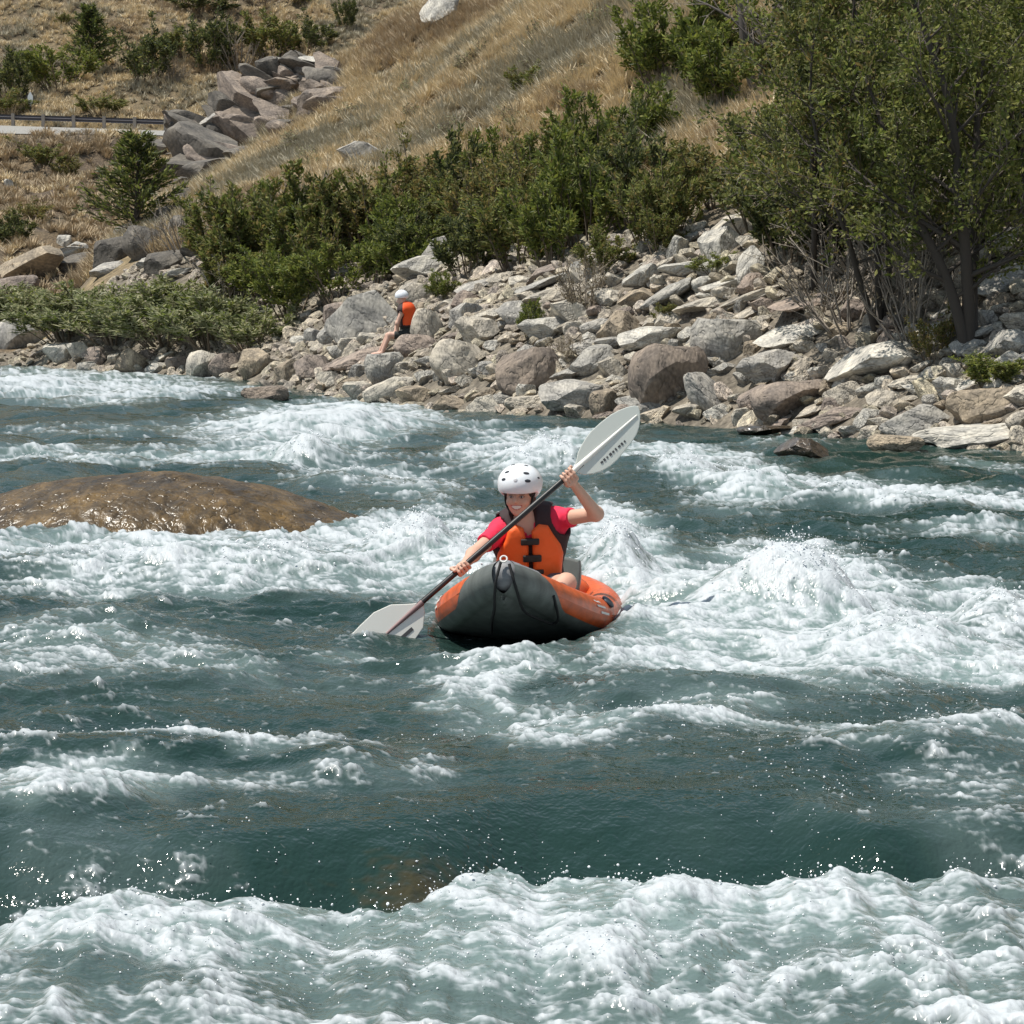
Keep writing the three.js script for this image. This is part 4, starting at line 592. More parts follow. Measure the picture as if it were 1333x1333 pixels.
// guardrail and roadside marker
{
  const steel = std({ color: rgb(0.085, 0.08, 0.09), roughness: 0.7, metalness: 0.2 }), wood = std({ color: rgb(0.24, 0.21, 0.18), roughness: 0.9 }), X0 = -45, X1 = -14, D = (x) => 137.6 - 0.12 * (x + 22), base = V(X0, 0, -D(X0)), g = thing('guardrail', 'long steel guardrail on wooden posts along the road', 'guardrail', base);
  const prof = [[0, 0.46], [0.06, 0.5], [0.06, 0.55], [0, 0.6], [0, 0.64], [0.06, 0.69], [0.06, 0.74], [0, 0.78]], s = new Soup(), xs = axis([[X0, X1, 0.95]]);
  xs.forEach((x) => { const d = D(x), y = height(x, -d); for (const [o, yy] of prof) s.v(V(x - base.x, y + yy, -d - base.z - o)); });
  const P = prof.length; for (let i = 0; i < xs.length - 1; i++) for (let k = 0; k < P - 1; k++) { const a = i * P + k; s.i.push(a, a + P, a + 1, a + 1, a + P, a + P + 1); }
  const railMat = steel.clone(); railMat.side = THREE.DoubleSide; part(g, 'rail', s.geo(), railMat);
  const pg = new THREE.BoxGeometry(0.2, 1.15, 0.2); for (let x = X0 + 0.7; x < X1; x += 1.92) { const d = D(x) - 0.17, y = height(x, -d), m = part(g, 'post', pg, wood); m.position.set(x - base.x, y + 0.26, -d - base.z); }
  const f = hit(40, 149), o = thing('roadside_marker', 'white roadside marker post behind the guardrail', 'marker post', f), white = std({ color: rgb(0.72, 0.74, 0.74), roughness: 0.6 });
  const post = part(o, 'post', new THREE.BoxGeometry(0.07, 1.2, 0.05), steel); post.position.y = 0.5; const sh = new THREE.Shape(); sh.moveTo(0, -0.55); sh.quadraticCurveTo(0.22, -0.3, 0.17, 0.15); sh.lineTo(0, 0.45); sh.lineTo(-0.17, 0.15); sh.quadraticCurveTo(-0.22, -0.3, 0, -0.55); const panel = part(o, 'panel', new THREE.ExtrudeGeometry(sh, { depth: 0.02, bevelEnabled: false }), white); panel.position.set(0, 1.1, 0.03);
}

// ---------- inflatable kayak ----------
const BOAT = { x: 0.115, z: -13.24, yaw: -0.11, half: 1.5 };
{
  const boat = thing('inflatable_kayak', 'orange and grey inflatable kayak pointing its raised grey bow downstream', 'kayak', V(BOAT.x, -0.04, BOAT.z)); boat.rotation.order = 'YXZ'; boat.rotation.set(-0.05, BOAT.yaw, -0.02);
  const cloth = texture(256, (u, v) => { const a = 0.86 + 0.2 * tileFbm(u, v, 8, 4, 7) + 0.06 * ((Math.floor(u * 128) + Math.floor(v * 128)) % 2); return [a, a, a]; });
  const orange = phys({ color: rgb(0.78, 0.125, 0.022), roughness: 0.42, map: cloth, clearcoat: 0.25, clearcoatRoughness: 0.3 }), grey = phys({ color: rgb(0.15, 0.165, 0.155), roughness: 0.5, map: cloth, clearcoat: 0.2, clearcoatRoughness: 0.35 }), pale = phys({ color: rgb(0.27, 0.275, 0.29), roughness: 0.55, map: cloth }), black = std({ color: rgb(0.012, 0.012, 0.013), roughness: 0.8 }), white = std({ color: rgb(0.7, 0.68, 0.64), roughness: 0.5 });
  const L = BOAT.half, side = (t) => 0.43 * Math.pow(Math.max(0, 1 - Math.pow(Math.abs(t), 2.1)), 0.85), rad = (t) => 0.12 * (1 - 0.28 * Math.pow(Math.abs(t), 3)), rocker = (t) => t > 0 ? 0.35 * Math.pow(t, 2.2) : 0.1 * Math.pow(-t, 2.4);
  const center = (t, s) => V(s * side(t), rocker(t) + rad(t) - 0.07, L * t);
  function sweep(t0, t1, grow, s, a0, a1, N = 60, M = 26) {            // part of a side tube's skin between two angles (0 = outward, up is +)
    const g = new Soup();
    for (let i = 0; i <= N; i++) { const t = lerp(t0, t1, i / N), c = center(t, s), e = 1e-3, tan = center(Math.min(1, t + e), s).sub(center(Math.max(-1, t - e), s)).normalize(), out = V(tan.z * s, 0, -tan.x * s).normalize(), up = V(0, 0, 0).crossVectors(tan, out).multiplyScalar(s < 0 ? 1 : 1); if (up.y < 0) up.negate();
      for (let j = 0; j <= M; j++) { const a = lerp(a0, a1, j / M), r = rad(t) + grow + 0.0025 * n2(t * 40, a * 3); g.v(c.clone().addScaledVector(out, Math.cos(a) * r).addScaledVector(up, Math.sin(a) * r)); g.uv.push(t * L * 2, a * 0.25); } }
    for (let i = 0; i < N; i++) for (let j = 0; j < M; j++) { const a = i * (M + 1) + j; s > 0 ? g.i.push(a, a + 1, a + M + 1, a + 1, a + M + 2, a + M + 1) : g.i.push(a, a + M + 1, a + 1, a + 1, a + M + 1, a + M + 2); }
    return g.geo();
  }
  for (const s of [-1, 1]) { const o = part(boat, 'side_tube', sweep(-0.995, 0.92, 0, s, 0, Math.PI * 2), orange);
    const sw = (t0, t1, a0, a1) => part(o, 'stripe', sweep(t0, t1, 0.004, s, a0, a1, 14, 4), white); sw(0.36, 0.46, 0.05, 0.16); sw(0.4, 0.5, 0.34, 0.44); sw(0.44, 0.52, 0.58, 0.66); part(boat, 'bow_cap', sweep(0.89, 0.998, 0.005, s, 0, Math.PI * 2, 40), pale); }
  // hull skin: from the lower flank of one tube under the floor to the other
  const hull = new Soup(), N = 70, seg = 12;
  for (let i = 0; i <= N; i++) { const t = lerp(-0.985, 0.999, i / N), line = [], climb = lerp(-0.62, 0.9, sstep(0.74, 0.93, t));
    for (let j = 0; j <= seg; j++) { const a = lerp(climb, -Math.PI / 2, j / seg), c = center(t, -1), r = rad(t) + 0.009, e = 1e-3, tan = center(Math.min(1, t + e), -1).sub(center(t - e, -1)).normalize(), out = V(-tan.z, 0, tan.x).normalize(), up = V(0, 0, 0).crossVectors(tan, out); if (up.y < 0) up.negate(); line.push(c.clone().addScaledVector(out, Math.cos(a) * r).addScaledVector(up, Math.sin(a) * r)); }
    const c = line[line.length - 1], low = c.y, full = []; line.forEach((p) => full.push(p)); for (let k = 1; k < 6; k++) { const f = k / 6; full.push(V(lerp(c.x, -c.x, f), low - 0.03 * Math.sin(Math.PI * f), c.z)); } line.slice().reverse().forEach((p) => full.push(V(-p.x, p.y, p.z)));
    full.forEach((p) => { hull.v(p); hull.uv.push(p.x * 2, p.z * 2); }); hull.cols = full.length; }
  for (let i = 0; i < N; i++) for (let j = 0; j < hull.cols - 1; j++) { const a = i * hull.cols + j; hull.i.push(a, a + 1, a + hull.cols, a + 1, a + hull.cols + 1, a + hull.cols); }
  const hullMat = grey.clone(); hullMat.side = THREE.DoubleSide; part(boat, 'hull_skin', hull.geo(), hullMat);
  const floor = new Soup(); for (let i = 0; i <= 40; i++) { const t = lerp(-0.95, 0.92, i / 40); for (let j = 0; j <= 8; j++) { const f = j / 8 * 2 - 1; floor.v(V(f * side(t), rocker(t) + 0.02 + 0.012 * Math.cos(f * 20), L * t)); floor.uv.push(f, t * 3); } } for (let i = 0; i < 40; i++) for (let j = 0; j < 8; j++) { const a = i * 9 + j; floor.i.push(a, a + 9, a + 1, a + 1, a + 9, a + 10); }
  part(boat, 'floor', floor.geo(), hullMat);
  const line = (name, pts, r, mat) => { const s = new Soup(), c = new THREE.CatmullRomCurve3(pts).getPoints(24); s.tube(c, c.map(() => r), 6); return part(boat, name, s.geo(), mat); };
  const low = (t) => rocker(t) - 0.07 - 0.009 - 0.03, on = (t, x, k = 0.012) => V(x, low(t) - k + 0.3 * Math.abs(x) * 0.2, L * t + 0.02);   // on the underside of the bow
  line('bow_strap', [V(-0.015, rocker(1) + 0.1, L + 0.06), V(-0.035, rocker(1) + 0.0, L + 0.085), V(-0.045, rocker(1) - 0.07, L + 0.045), on(0.93, -0.06), on(0.84, -0.085), on(0.72, -0.11), on(0.6, -0.13)], 0.008, black);
  line('grab_rope', [V(0.03, rocker(1) + 0.09, L + 0.06), V(0.06, rocker(1) + 0.0, L + 0.075), V(0.075, rocker(1) - 0.065, L + 0.03), on(0.92, 0.1), on(0.83, 0.17), on(0.77, 0.24), on(0.8, 0.27, 0.0), V(0.25, rocker(0.84) + 0.02, L * 0.88)], 0.008, black);
  const ring = part(boat, 'tow_ring', new THREE.TorusGeometry(0.018, 0.005, 8, 20), white); ring.position.set(0, rocker(1) + 0.115, L + 0.06); ring.rotation.x = -0.5;
  const cap = part(boat, 'bow_seam', new THREE.SphereGeometry(0.085, 20, 14), pale); cap.position.set(0, rocker(1) + 0.02, L - 0.02); cap.scale.set(1.15, 1, 0.9);
  // valve patch on the flank, seat back behind the paddler
  const c0 = center(0.28, 1), pv = part(boat, 'valve_patch', new THREE.SphereGeometry(0.05, 18, 12), std({ color: rgb(0.035, 0.05, 0.07), roughness: 0.5 })); pv.position.copy(c0).add(V(0.085, 0.088, 0.0)); pv.scale.set(0.9, 0.35, 1.3); pv.rotation.z = -0.75;
  const seat = new THREE.Shape(); seat.moveTo(-0.22, 0); seat.lineTo(0.22, 0); seat.quadraticCurveTo(0.27, 0.2, 0.25, 0.3); seat.quadraticCurveTo(0, 0.36, -0.25, 0.3); seat.quadraticCurveTo(-0.27, 0.2, -0.22, 0);
  const sb = part(boat, 'seat_back', new THREE.ExtrudeGeometry(seat, { depth: 0.05, bevelSize: 0.02, bevelThickness: 0.02, bevelSegments: 3 }), grey); sb.position.set(0.0, 0.03, -0.24); sb.rotation.x = -0.25;
  const th = part(boat, 'thwart', new THREE.CapsuleGeometry(0.1, 0.42, 8, 18), orange); th.rotation.z = Math.PI / 2; th.position.set(0, 0.12, -0.62);
}

// ---------- paddle ----------
const PA0 = at(548, 785, 12.5), PB0 = at(748, 612, 12.72), PAX = PB0.clone().sub(PA0).normalize();
{
  const o = thing('paddle', 'double bladed paddle with black shaft and white blades held by the kayaker', 'paddle', PA0.clone()), n0 = V(0, 0.12, 1), n = n0.addScaledVector(PAX, -n0.dot(PAX)).normalize(), w = V(0, 0, 0).crossVectors(n, PAX);
  const plastic = phys({ color: rgb(0.6, 0.62, 0.57), roughness: 0.4, clearcoat: 0.3 }), warm = phys({ color: rgb(0.78, 0.76, 0.7), roughness: 0.4, clearcoat: 0.3 }), black = phys({ color: rgb(0.012, 0.012, 0.013), roughness: 0.4 }), print = std({ color: rgb(0.06, 0.06, 0.065), roughness: 0.6 }), plum = std({ color: rgb(0.24, 0.15, 0.15), roughness: 0.6 });
  const sh = new Soup(), p1 = V(0, 0, 0).addScaledVector(PAX, -0.03), p2 = PB0.clone().sub(PA0).addScaledVector(PAX, 0.06); sh.tube([p1, p1.clone().lerp(p2, 0.5), p2], [0.0165, 0.0165, 0.0165], 14); part(o, 'shaft', sh.geo(), black);
  const dx = new THREE.Matrix4().makeBasis(PAX, w, n);
  const plane = (px, py) => { const r = ray(px, py), e = V(0, EYE, 0), k = PA0.clone().sub(e).dot(n) / r.dot(n); const p = e.addScaledVector(r, k).sub(PA0); return [p.dot(PAX), p.dot(w)]; };
  function blade(outline, mat, rib, ribMat, name = 'blade') {
    const pts = outline.map(([a, b]) => new THREE.Vector2(...plane(a, b))), s = new THREE.Shape(pts), g = new THREE.ExtrudeGeometry(s, { depth: 0.004, bevelSize: 0.004, bevelThickness: 0.003, bevelSegments: 2 });
    g.applyMatrix4(dx); const b = part(o, name, g, mat), [u0, v0] = plane(...rib[0]), [u1, v1] = plane(...rib[1]), q = new Soup(); q.tube([V(u0, v0, 0.004), V(u1, v1, 0.006)], [0.018, 0.006], 10); const rg = q.geo(); rg.applyMatrix4(dx); part(b, 'rib', rg, ribMat); return b;
  }
  const strip = (b, px0, px1, wid, mat, name) => { const [u0, v0] = plane(...px0), [u1, v1] = plane(...px1), g = new THREE.BoxGeometry(Math.hypot(u1 - u0, v1 - v0), wid, 0.002); g.rotateZ(Math.atan2(v1 - v0, u1 - u0)); g.translate((u0 + u1) / 2, (v0 + v1) / 2, 0.0085); g.applyMatrix4(dx); part(b, name, g, mat); };
  const up = blade([[747, 612], [751, 600], [753, 590], [757, 581], [763, 571], [770, 562], [782, 551], [795, 541], [805, 535.5], [816, 531], [826, 529], [830, 530], [832, 536], [832.5, 546], [831, 556], [828, 565], [821, 576], [812, 587], [803, 598], [794, 606], [784, 612], [772, 616], [760, 617], [752, 615]], plastic, [[746, 613], [829, 541]], warm);
  for (let i = 0; i < 9; i++) { const a = i / 9, b = a + 0.075 - (i % 3) * 0.015; strip(up, [782 + 34 * a, 603 - 31 * a], [782 + 34 * b, 603 - 31 * b], 0.012 + (i % 2) * 0.004, print, 'lettering'); }
  const low = blade([[550, 785], [535, 787], [509, 788], [487, 798], [468, 816], [455, 830], [460, 836], [497, 837], [523, 838], [539, 833], [550, 817], [552, 798]], warm, [[550, 784], [494, 833]], plum);
  strip(low, [520, 833], [537, 818], 0.02, print, 'slot'); strip(low, [466, 830], [476, 828], 0.02, std({ color: rgb(0.5, 0.2, 0.06), roughness: 0.6 }), 'tip_mark');
}

// ---------- people ----------
const skinMat = phys({ vertexColors: true, roughness: 0.55 });
function polyDist(poly, x, y) { let d = 1e9, s = 1; for (let i = 0, j = poly.length - 1; i < poly.length; j = i++) { const ex = poly[j][0] - poly[i][0], ey = poly[j][1] - poly[i][1], wx = x - poly[i][0], wy = y - poly[i][1], k = clamp((wx * ex + wy * ey) / (ex * ex + ey * ey)), bx = wx - ex * k, by = wy - ey * k; d = Math.min(d, bx * bx + by * by); const c1 = y >= poly[i][1], c2 = y < poly[j][1], c3 = ex * wy > ey * wx; if ((c1 && c2 && c3) || (!c1 && !c2 && !c3)) s = -s; } return s * Math.sqrt(d); }
const smax = (a, b, k) => -smin(-a, -b, k);
// a hand closed on the shaft, seen from the wrist
function gripField(C, wrist, ax) {
  const u0 = C.clone().sub(wrist), u = u0.addScaledVector(ax, -u0.dot(ax)).normalize(), n = V(0, 0, 0).crossVectors(ax, u); if (n.z < 0) n.negate();
  const P = (o, ang, r) => C.clone().addScaledVector(ax, o).addScaledVector(u, Math.cos(ang) * r).addScaledVector(n, Math.sin(ang) * r), caps = [];
  caps.push([wrist, P(0, Math.PI, 0.05), 0.027, 0.03], [P(-0.028, Math.PI, 0.04), P(0.028, Math.PI, 0.04), 0.02, 0.02], [P(-0.03, 2.5, 0.042), P(0.03, 2.5, 0.044), 0.014, 0.014]);
  [-0.034, -0.0115, 0.0115, 0.034].forEach((o, i) => { const k = [0.86, 0.98, 1, 0.94][i], A = [2.2, 1.15, 0.1, -0.85].map((a) => 2.2 + (a - 2.2) * k); for (let j = 0; j < 3; j++) caps.push([P(o, A[j], 0.031), P(o * 0.96, A[j + 1], 0.029), 0.0102 - j * 0.0008, 0.0098 - j * 0.0008]); });
  caps.push([P(0.03, -2.6, 0.04), P(0.05, -1.6, 0.034), 0.014, 0.0115], [P(0.05, -1.6, 0.034), P(0.048, -0.5, 0.031), 0.0115, 0.0095]);
  return (p) => { let d = 1e9; caps.forEach(([a, b, ra, rb], i) => { const q = capsule(p, a, b, ra, rb); d = i < 3 ? smin(d, q, 0.02) : smin(d, q, 0.005); }); return d; };
}
{
  const H = at(677, 641, 13.1), head = H.clone(), neck = at(688, 680, 13.17), chest = at(690, 705, 13.22), pelvis = at(694, 770, 13.3);
  const SR = at(726, 676, 13.2), SL = at(651, 691, 13.16), ER = at(776, 669, 12.98), EL = at(616, 722, 12.9), CR = PA0.clone().lerp(PB0, 0.955), CL = PA0.clone().lerp(PB0, 0.265);
  const toW = (C, E) => C.clone().add(E.clone().sub(C).normalize().multiplyScalar(0.085)), WR = toW(CR, ER), WL = toW(CL, EL);
  const hipR = V(0.23, 0.14, -13.28), hipL = V(0.03, 0.14, -13.28), kneeR = at(737, 759, 12.8), kneeL = V(-0.1, 0.22, -12.75), ankR = V(0.09, 0.09, -12.42), ankL = V(0.0, 0.1, -12.38), base = V(pelvis.x, 0.05, pelvis.z);
  const torso = (p) => { let d = ellipsoid(p, chest, V(0.175, 0.19, 0.115)); d = smin(d, ellipsoid(p, pelvis, V(0.17, 0.14, 0.13)), 0.12); d = smin(d, capsule(p, SL, SR, 0.058, 0.058), 0.09); return d; };
  const fwd = V(-0.26, -0.1, 0.96).normalize(), rgt = V(0, 1, 0).cross(fwd).normalize(), upv = V(0, 0, 0).crossVectors(fwd, rgt), loc = (p) => { const x = p.x - head.x, y = p.y - head.y, z = p.z - head.z; return [x * rgt.x + y * rgt.y + z * rgt.z, x * upv.x + y * upv.y + z * upv.z, x * fwd.x + y * fwd.y + z * fwd.z]; }, hp = (a, b, c) => head.clone().addScaledVector(rgt, a).addScaledVector(upv, b).addScaledVector(fwd, c), el = ([a, b, c], ca, cb, cc, ra, rb, rc) => (Math.hypot((a - ca) / ra, (b - cb) / rb, (c - cc) / rc) - 1) * Math.min(ra, rb, rc);
  const nose0 = hp(0, -0.005, 0.09), nose1 = hp(0, -0.034, 0.112), nk0 = neck.clone().add(V(0, -0.04, 0)), nk1 = hp(0, -0.07, -0.02), toeR = ankR.clone().add(V(-0.02, 0.02, 0.14)), toeL = ankL.clone().add(V(-0.02, 0.02, 0.14)), shirtN0 = neck.clone().add(V(-0.01, -0.03, 0.03)), shirtN1 = hp(0, -0.05, 0), vR = SR.clone().lerp(ER, -0.05), vL = SL.clone().lerp(EL, -0.05), vN0 = neck.clone().add(V(-0.012, -0.05, 0.07)), vN1 = hp(0, 0.05, 0.06), sR = hipR.clone().lerp(kneeR, 0.5), sL = hipL.clone().lerp(kneeL, 0.6);
  const headField = (p) => { const q = loc(p); let d = el(q, 0, 0.02, -0.005, 0.082, 0.11, 0.1); d = smin(d, el(q, 0, -0.07, 0.03, 0.06, 0.062, 0.062), 0.05); d = smin(d, capsule(p, nose0, nose1, 0.01, 0.013), 0.02); for (const s of [-1, 1]) { d = smin(d, el(q, s * 0.04, -0.045, 0.068, 0.026, 0.022, 0.024), 0.02); d = smax(d, -el(q, s * 0.032, -0.01, 0.104, 0.019, 0.011, 0.016), 0.01); d = smin(d, el(q, s * 0.032, -0.011, 0.08, 0.014, 0.012, 0.012), 0.004); } d = smin(d, el(q, 0, -0.112, 0.07, 0.022, 0.016, 0.018), 0.02); return d; };
  const arms = (p) => { let d = capsule(p, SR, ER, 0.05, 0.041); d = smin(d, capsule(p, ER, WR, 0.042, 0.027), 0.03); d = Math.min(d, smin(capsule(p, SL, EL, 0.048, 0.04), capsule(p, EL, WL, 0.041, 0.026), 0.03)); return d; };
  const legs = (p) => { let d = smin(capsule(p, hipR, kneeR, 0.08, 0.056), capsule(p, kneeR, ankR, 0.055, 0.036), 0.03); d = Math.min(d, smin(capsule(p, hipL, kneeL, 0.08, 0.056), capsule(p, kneeL, ankL, 0.055, 0.036), 0.03)); d = smin(d, capsule(p, ankR, toeR, 0.036, 0.028), 0.03); return smin(d, capsule(p, ankL, toeL, 0.036, 0.028), 0.03); };
  const bodyField = (p) => { let d = smin(torso(p), capsule(p, nk0, nk1, 0.052, 0.05), 0.05); d = smin(d, arms(p), 0.04); d = smin(d, legs(p), 0.05); return smin(d, el(loc(p), 0, 0.0, -0.01, 0.07, 0.09, 0.085), 0.03); };
  const skin = [0.6, 0.36, 0.265], tint = () => skin;
  const faceColor = (p) => { const [a, b, c] = loc(p); if (c < 0.02) return skin; const mb = -0.074 + 7 * a * a, open = 0.011 * Math.max(0, 1 - (a / 0.034) ** 2); for (const s of [-1, 1]) { if (Math.hypot((a - s * 0.032) / 0.013, (b + 0.011) / 0.006) < 1) return Math.hypot(a - s * 0.032, b + 0.011) < 0.006 ? [0.02, 0.015, 0.012] : [0.45, 0.42, 0.4]; if (Math.hypot((a - s * 0.034) / 0.019, (b - 0.008) / 0.0045) < 1) return [0.09, 0.05, 0.035]; if (Math.hypot((a - s * 0.032) / 0.017, (b + 0.01) / 0.01) < 1) return [0.3, 0.15, 0.11]; } if (Math.abs(a) < 0.036) { if (Math.abs(b - mb) < open) return [0.72, 0.68, 0.62]; if (Math.abs(b - mb) < open + 0.006) return [0.4, 0.1, 0.09]; } return [skin[0] * 1.03, skin[1] * 0.97, skin[2] * 0.95]; };
  const box = (c, r) => [c.clone().sub(V(r, r, r)), c.clone().add(V(r, r, r))];
  const bodyG = mesh3(bodyField, V(-0.46, -0.02, -13.6), V(0.66, 0.95, -12.15), 0.012, tint), headG = mesh3(headField, ...box(head, 0.16), 0.0042, faceColor), gr = gripField(CR, WR, PAX), gl = gripField(CL, WL, PAX.clone().negate()), hr = mesh3(gr, ...box(CR, 0.13), 0.0036, tint), hl = mesh3(gl, ...box(CL, 0.13), 0.0036, tint);
  const body = mergeGeometries([bodyG, headG, hr, hl]); body.translate(-base.x, -base.y, -base.z);
  const person = single('person', 'smiling person in white helmet and orange life vest paddling the kayak', 'person', body, skinMat, base);
  const wear = (name, field, lo, hi, cell, mat, parent = person) => { const g = mesh3(field, lo, hi, cell); g.translate(-base.x, -base.y, -base.z); return part(parent, name, g, mat); };
  const weave = texture(256, (u, v) => { const a = 0.82 + 0.3 * tileFbm(u, v, 8, 4, 70); return [a, a, a]; });
  const red = phys({ color: rgb(0.72, 0.02, 0.07), roughness: 0.8, sheen: 0.2 }), vestDark = std({ color: rgb(0.03, 0.014, 0.016), roughness: 0.8 }), vestOrange = phys({ color: rgb(0.8, 0.115, 0.012), roughness: 0.6, sheen: 0.3 }), black = std({ color: rgb(0.012, 0.012, 0.012), roughness: 0.6 }), slate = std({ color: rgb(0.09, 0.085, 0.1), roughness: 0.8 });
  const cuff = (S, E, k) => { const e = S.clone().lerp(E, k), dir = E.clone().sub(S).normalize(), off = e.dot(dir); return (p) => Math.max(capsule(p, S, E, 0.062, 0.056), p.dot(dir) - off); }, sleeveR = cuff(SR, ER, 0.4), sleeveL = cuff(SL, EL, 0.55);
  const wrinkle = (p) => 0.004 * n3(p.x * 28, p.y * 28, p.z * 28) + 0.002 * n3(p.x * 60, p.y * 60, p.z * 60);
  wear('shirt', (p) => Math.max(smin(smin(torso(p) - 0.012, sleeveR(p), 0.02), sleeveL(p), 0.02) + wrinkle(p), -capsule(p, shirtN0, shirtN1, 0.062, 0.07)), V(-0.4, 0.02, -13.55), V(0.6, 0.75, -12.8), 0.009, red);
  const vestF = (p) => { let d = torso(p) - 0.032; d = smax(d, -capsule(p, vR, ER, 0.098, 0.08), 0.02); d = smax(d, -capsule(p, vL, EL, 0.092, 0.08), 0.02); d = smax(d, -capsule(p, vN0, vN1, 0.05, 0.12), 0.02); return smax(d, 0.17 - p.y, 0.02) + 0.5 * wrinkle(p); };
  const vest = wear('life_vest', vestF, V(-0.35, 0.1, -13.6), V(0.5, 0.72, -12.9), 0.009, vestDark);
  const flat = (px, py) => { const q = at(px, py, 13.03); return [q.x, q.y]; };
  const front = (poly, depth, round) => { const P = poly.map((q) => flat(...q)); return (p) => p.z < -13.2 ? 0.1 : smax(torso(p) - depth + 0.6 * wrinkle(p), polyDist(P, p.x, p.y) + 0.004, round); };
  const pad = (poly) => wear('foam_panel', front(poly, 0.07, 0.03), V(-0.2, 0.12, -13.22), V(0.42, 0.62, -12.9), 0.007, vestOrange, vest);
  pad([[657, 704], [661, 690], [671, 683], [682, 688], [686, 704], [689, 712], [690, 754], [666, 752], [643, 744], [647, 722]]);
  pad([[691, 692], [701, 682], [714, 684], [721, 696], [731, 710], [735, 722], [732, 757], [712, 762], [694, 757], [692, 712]]);
  for (const [x, y, w, h] of [[690, 706, 13, 5], [693, 728, 13, 5.5], [698, 746, 11, 4]]) { const bk = wear('buckle_strap', front([[x - w, y - h], [x + w, y - h - 1], [x + w, y + h - 1], [x - w, y + h]], 0.088, 0.006), V(-0.1, 0.1, -13.2), V(0.4, 0.6, -12.88), 0.006, black, vest); bk.castShadow = true; }
  wear('shorts', (p) => { const kR = sR, kL = sL; let d = smin(capsule(p, hipR, kR, 0.095, 0.085), capsule(p, hipL, kL, 0.095, 0.085), 0.04); d = smin(d, ellipsoid(p, pelvis, V(0.185, 0.13, 0.15)), 0.05); return Math.max(d, p.y - 0.26); }, V(-0.3, -0.02, -13.6), V(0.5, 0.4, -12.7), 0.01, slate);
  wear('hair', (p) => { const q = loc(p); return Math.max(Math.max(el(q, 0, 0, -0.015, 0.095, 0.125, 0.107), q[2] - 0.028), -0.1 - q[1]); }, ...box(head, 0.17), 0.006, std({ color: rgb(0.06, 0.032, 0.02), roughness: 0.7 }));
  const hel = (p, g = 0) => el(loc(p), 0, 0.055, -0.005, 0.134 - g, 0.118 - g, 0.148 - g), rim = (q) => -q[1] + 0.012 - 0.07 * sstep(0.06, -0.05, q[2]) ;
  const white = phys({ color: rgb(0.78, 0.8, 0.83), roughness: 0.3, clearcoat: 0.5, clearcoatRoughness: 0.2 });
  const helmet = wear('helmet', (p) => { const q = loc(p); return smax(smax(hel(p), -hel(p, 0.014), 0.004), rim(q), 0.006); }, ...box(head.clone().add(V(0, 0.04, 0)), 0.19), 0.0055, white);
  wear('liner', (p) => { const q = loc(p); return Math.max(smax(hel(p, 0.015), -hel(p, 0.032), 0.004), rim(q) - 0.035 + 0.04 * sstep(0.02, 0.08, q[2])); }, ...box(head.clone().add(V(0, 0.03, 0)), 0.18), 0.0055, black, helmet);
  wear('chin_strap', (p) => { const q = loc(p); const r = Math.hypot(q[1] + 0.02, q[0] * 1.25) - 0.108; return Math.max(Math.abs(r) - 0.006, Math.abs(q[2] - 0.015 - 0.25 * (-q[1])) - 0.011, q[1] - 0.02); }, ...box(head.clone().add(V(0, -0.03, 0)), 0.16), 0.0045, black, helmet);
  const ventG = new THREE.SphereGeometry(1, 16, 10), dot = (px, py, rx, ry, mat, name) => { const r = ray(px, py).normalize(), p = V(0, EYE, 0).addScaledVector(r, 12.6); for (let i = 0; i < 60; i++) { const d = hel(p); if (d < 0.0004) break; p.addScaledVector(r, Math.max(d * 0.7, 0.0006)); } const e = 0.002, nn = V(hel(p.clone().add(V(e, 0, 0))) - hel(p), hel(p.clone().add(V(0, e, 0))) - hel(p), hel(p.clone().add(V(0, 0, e))) - hel(p)).normalize(), m = part(helmet, name, ventG, mat); m.position.copy(p).sub(base); m.quaternion.setFromUnitVectors(V(0, 0, 1), nn); m.scale.set(rx, ry, 0.003); };
  const ventM = std({ color: rgb(0.03, 0.035, 0.045), roughness: 0.8 }); for (const [x, y, k] of [[660, 614.5, 1], [685, 616, 1.1], [655.5, 624, 1], [687, 626, 1.15], [685, 606, 0.8], [668, 605, 0.8], [701, 622, 0.7]]) dot(x, y, 0.017 * k, 0.0085 * k, ventM, 'vent'); dot(671, 625, 0.012, 0.012, std({ color: rgb(0.5, 0.5, 0.52), roughness: 0.4 }), 'badge');
}
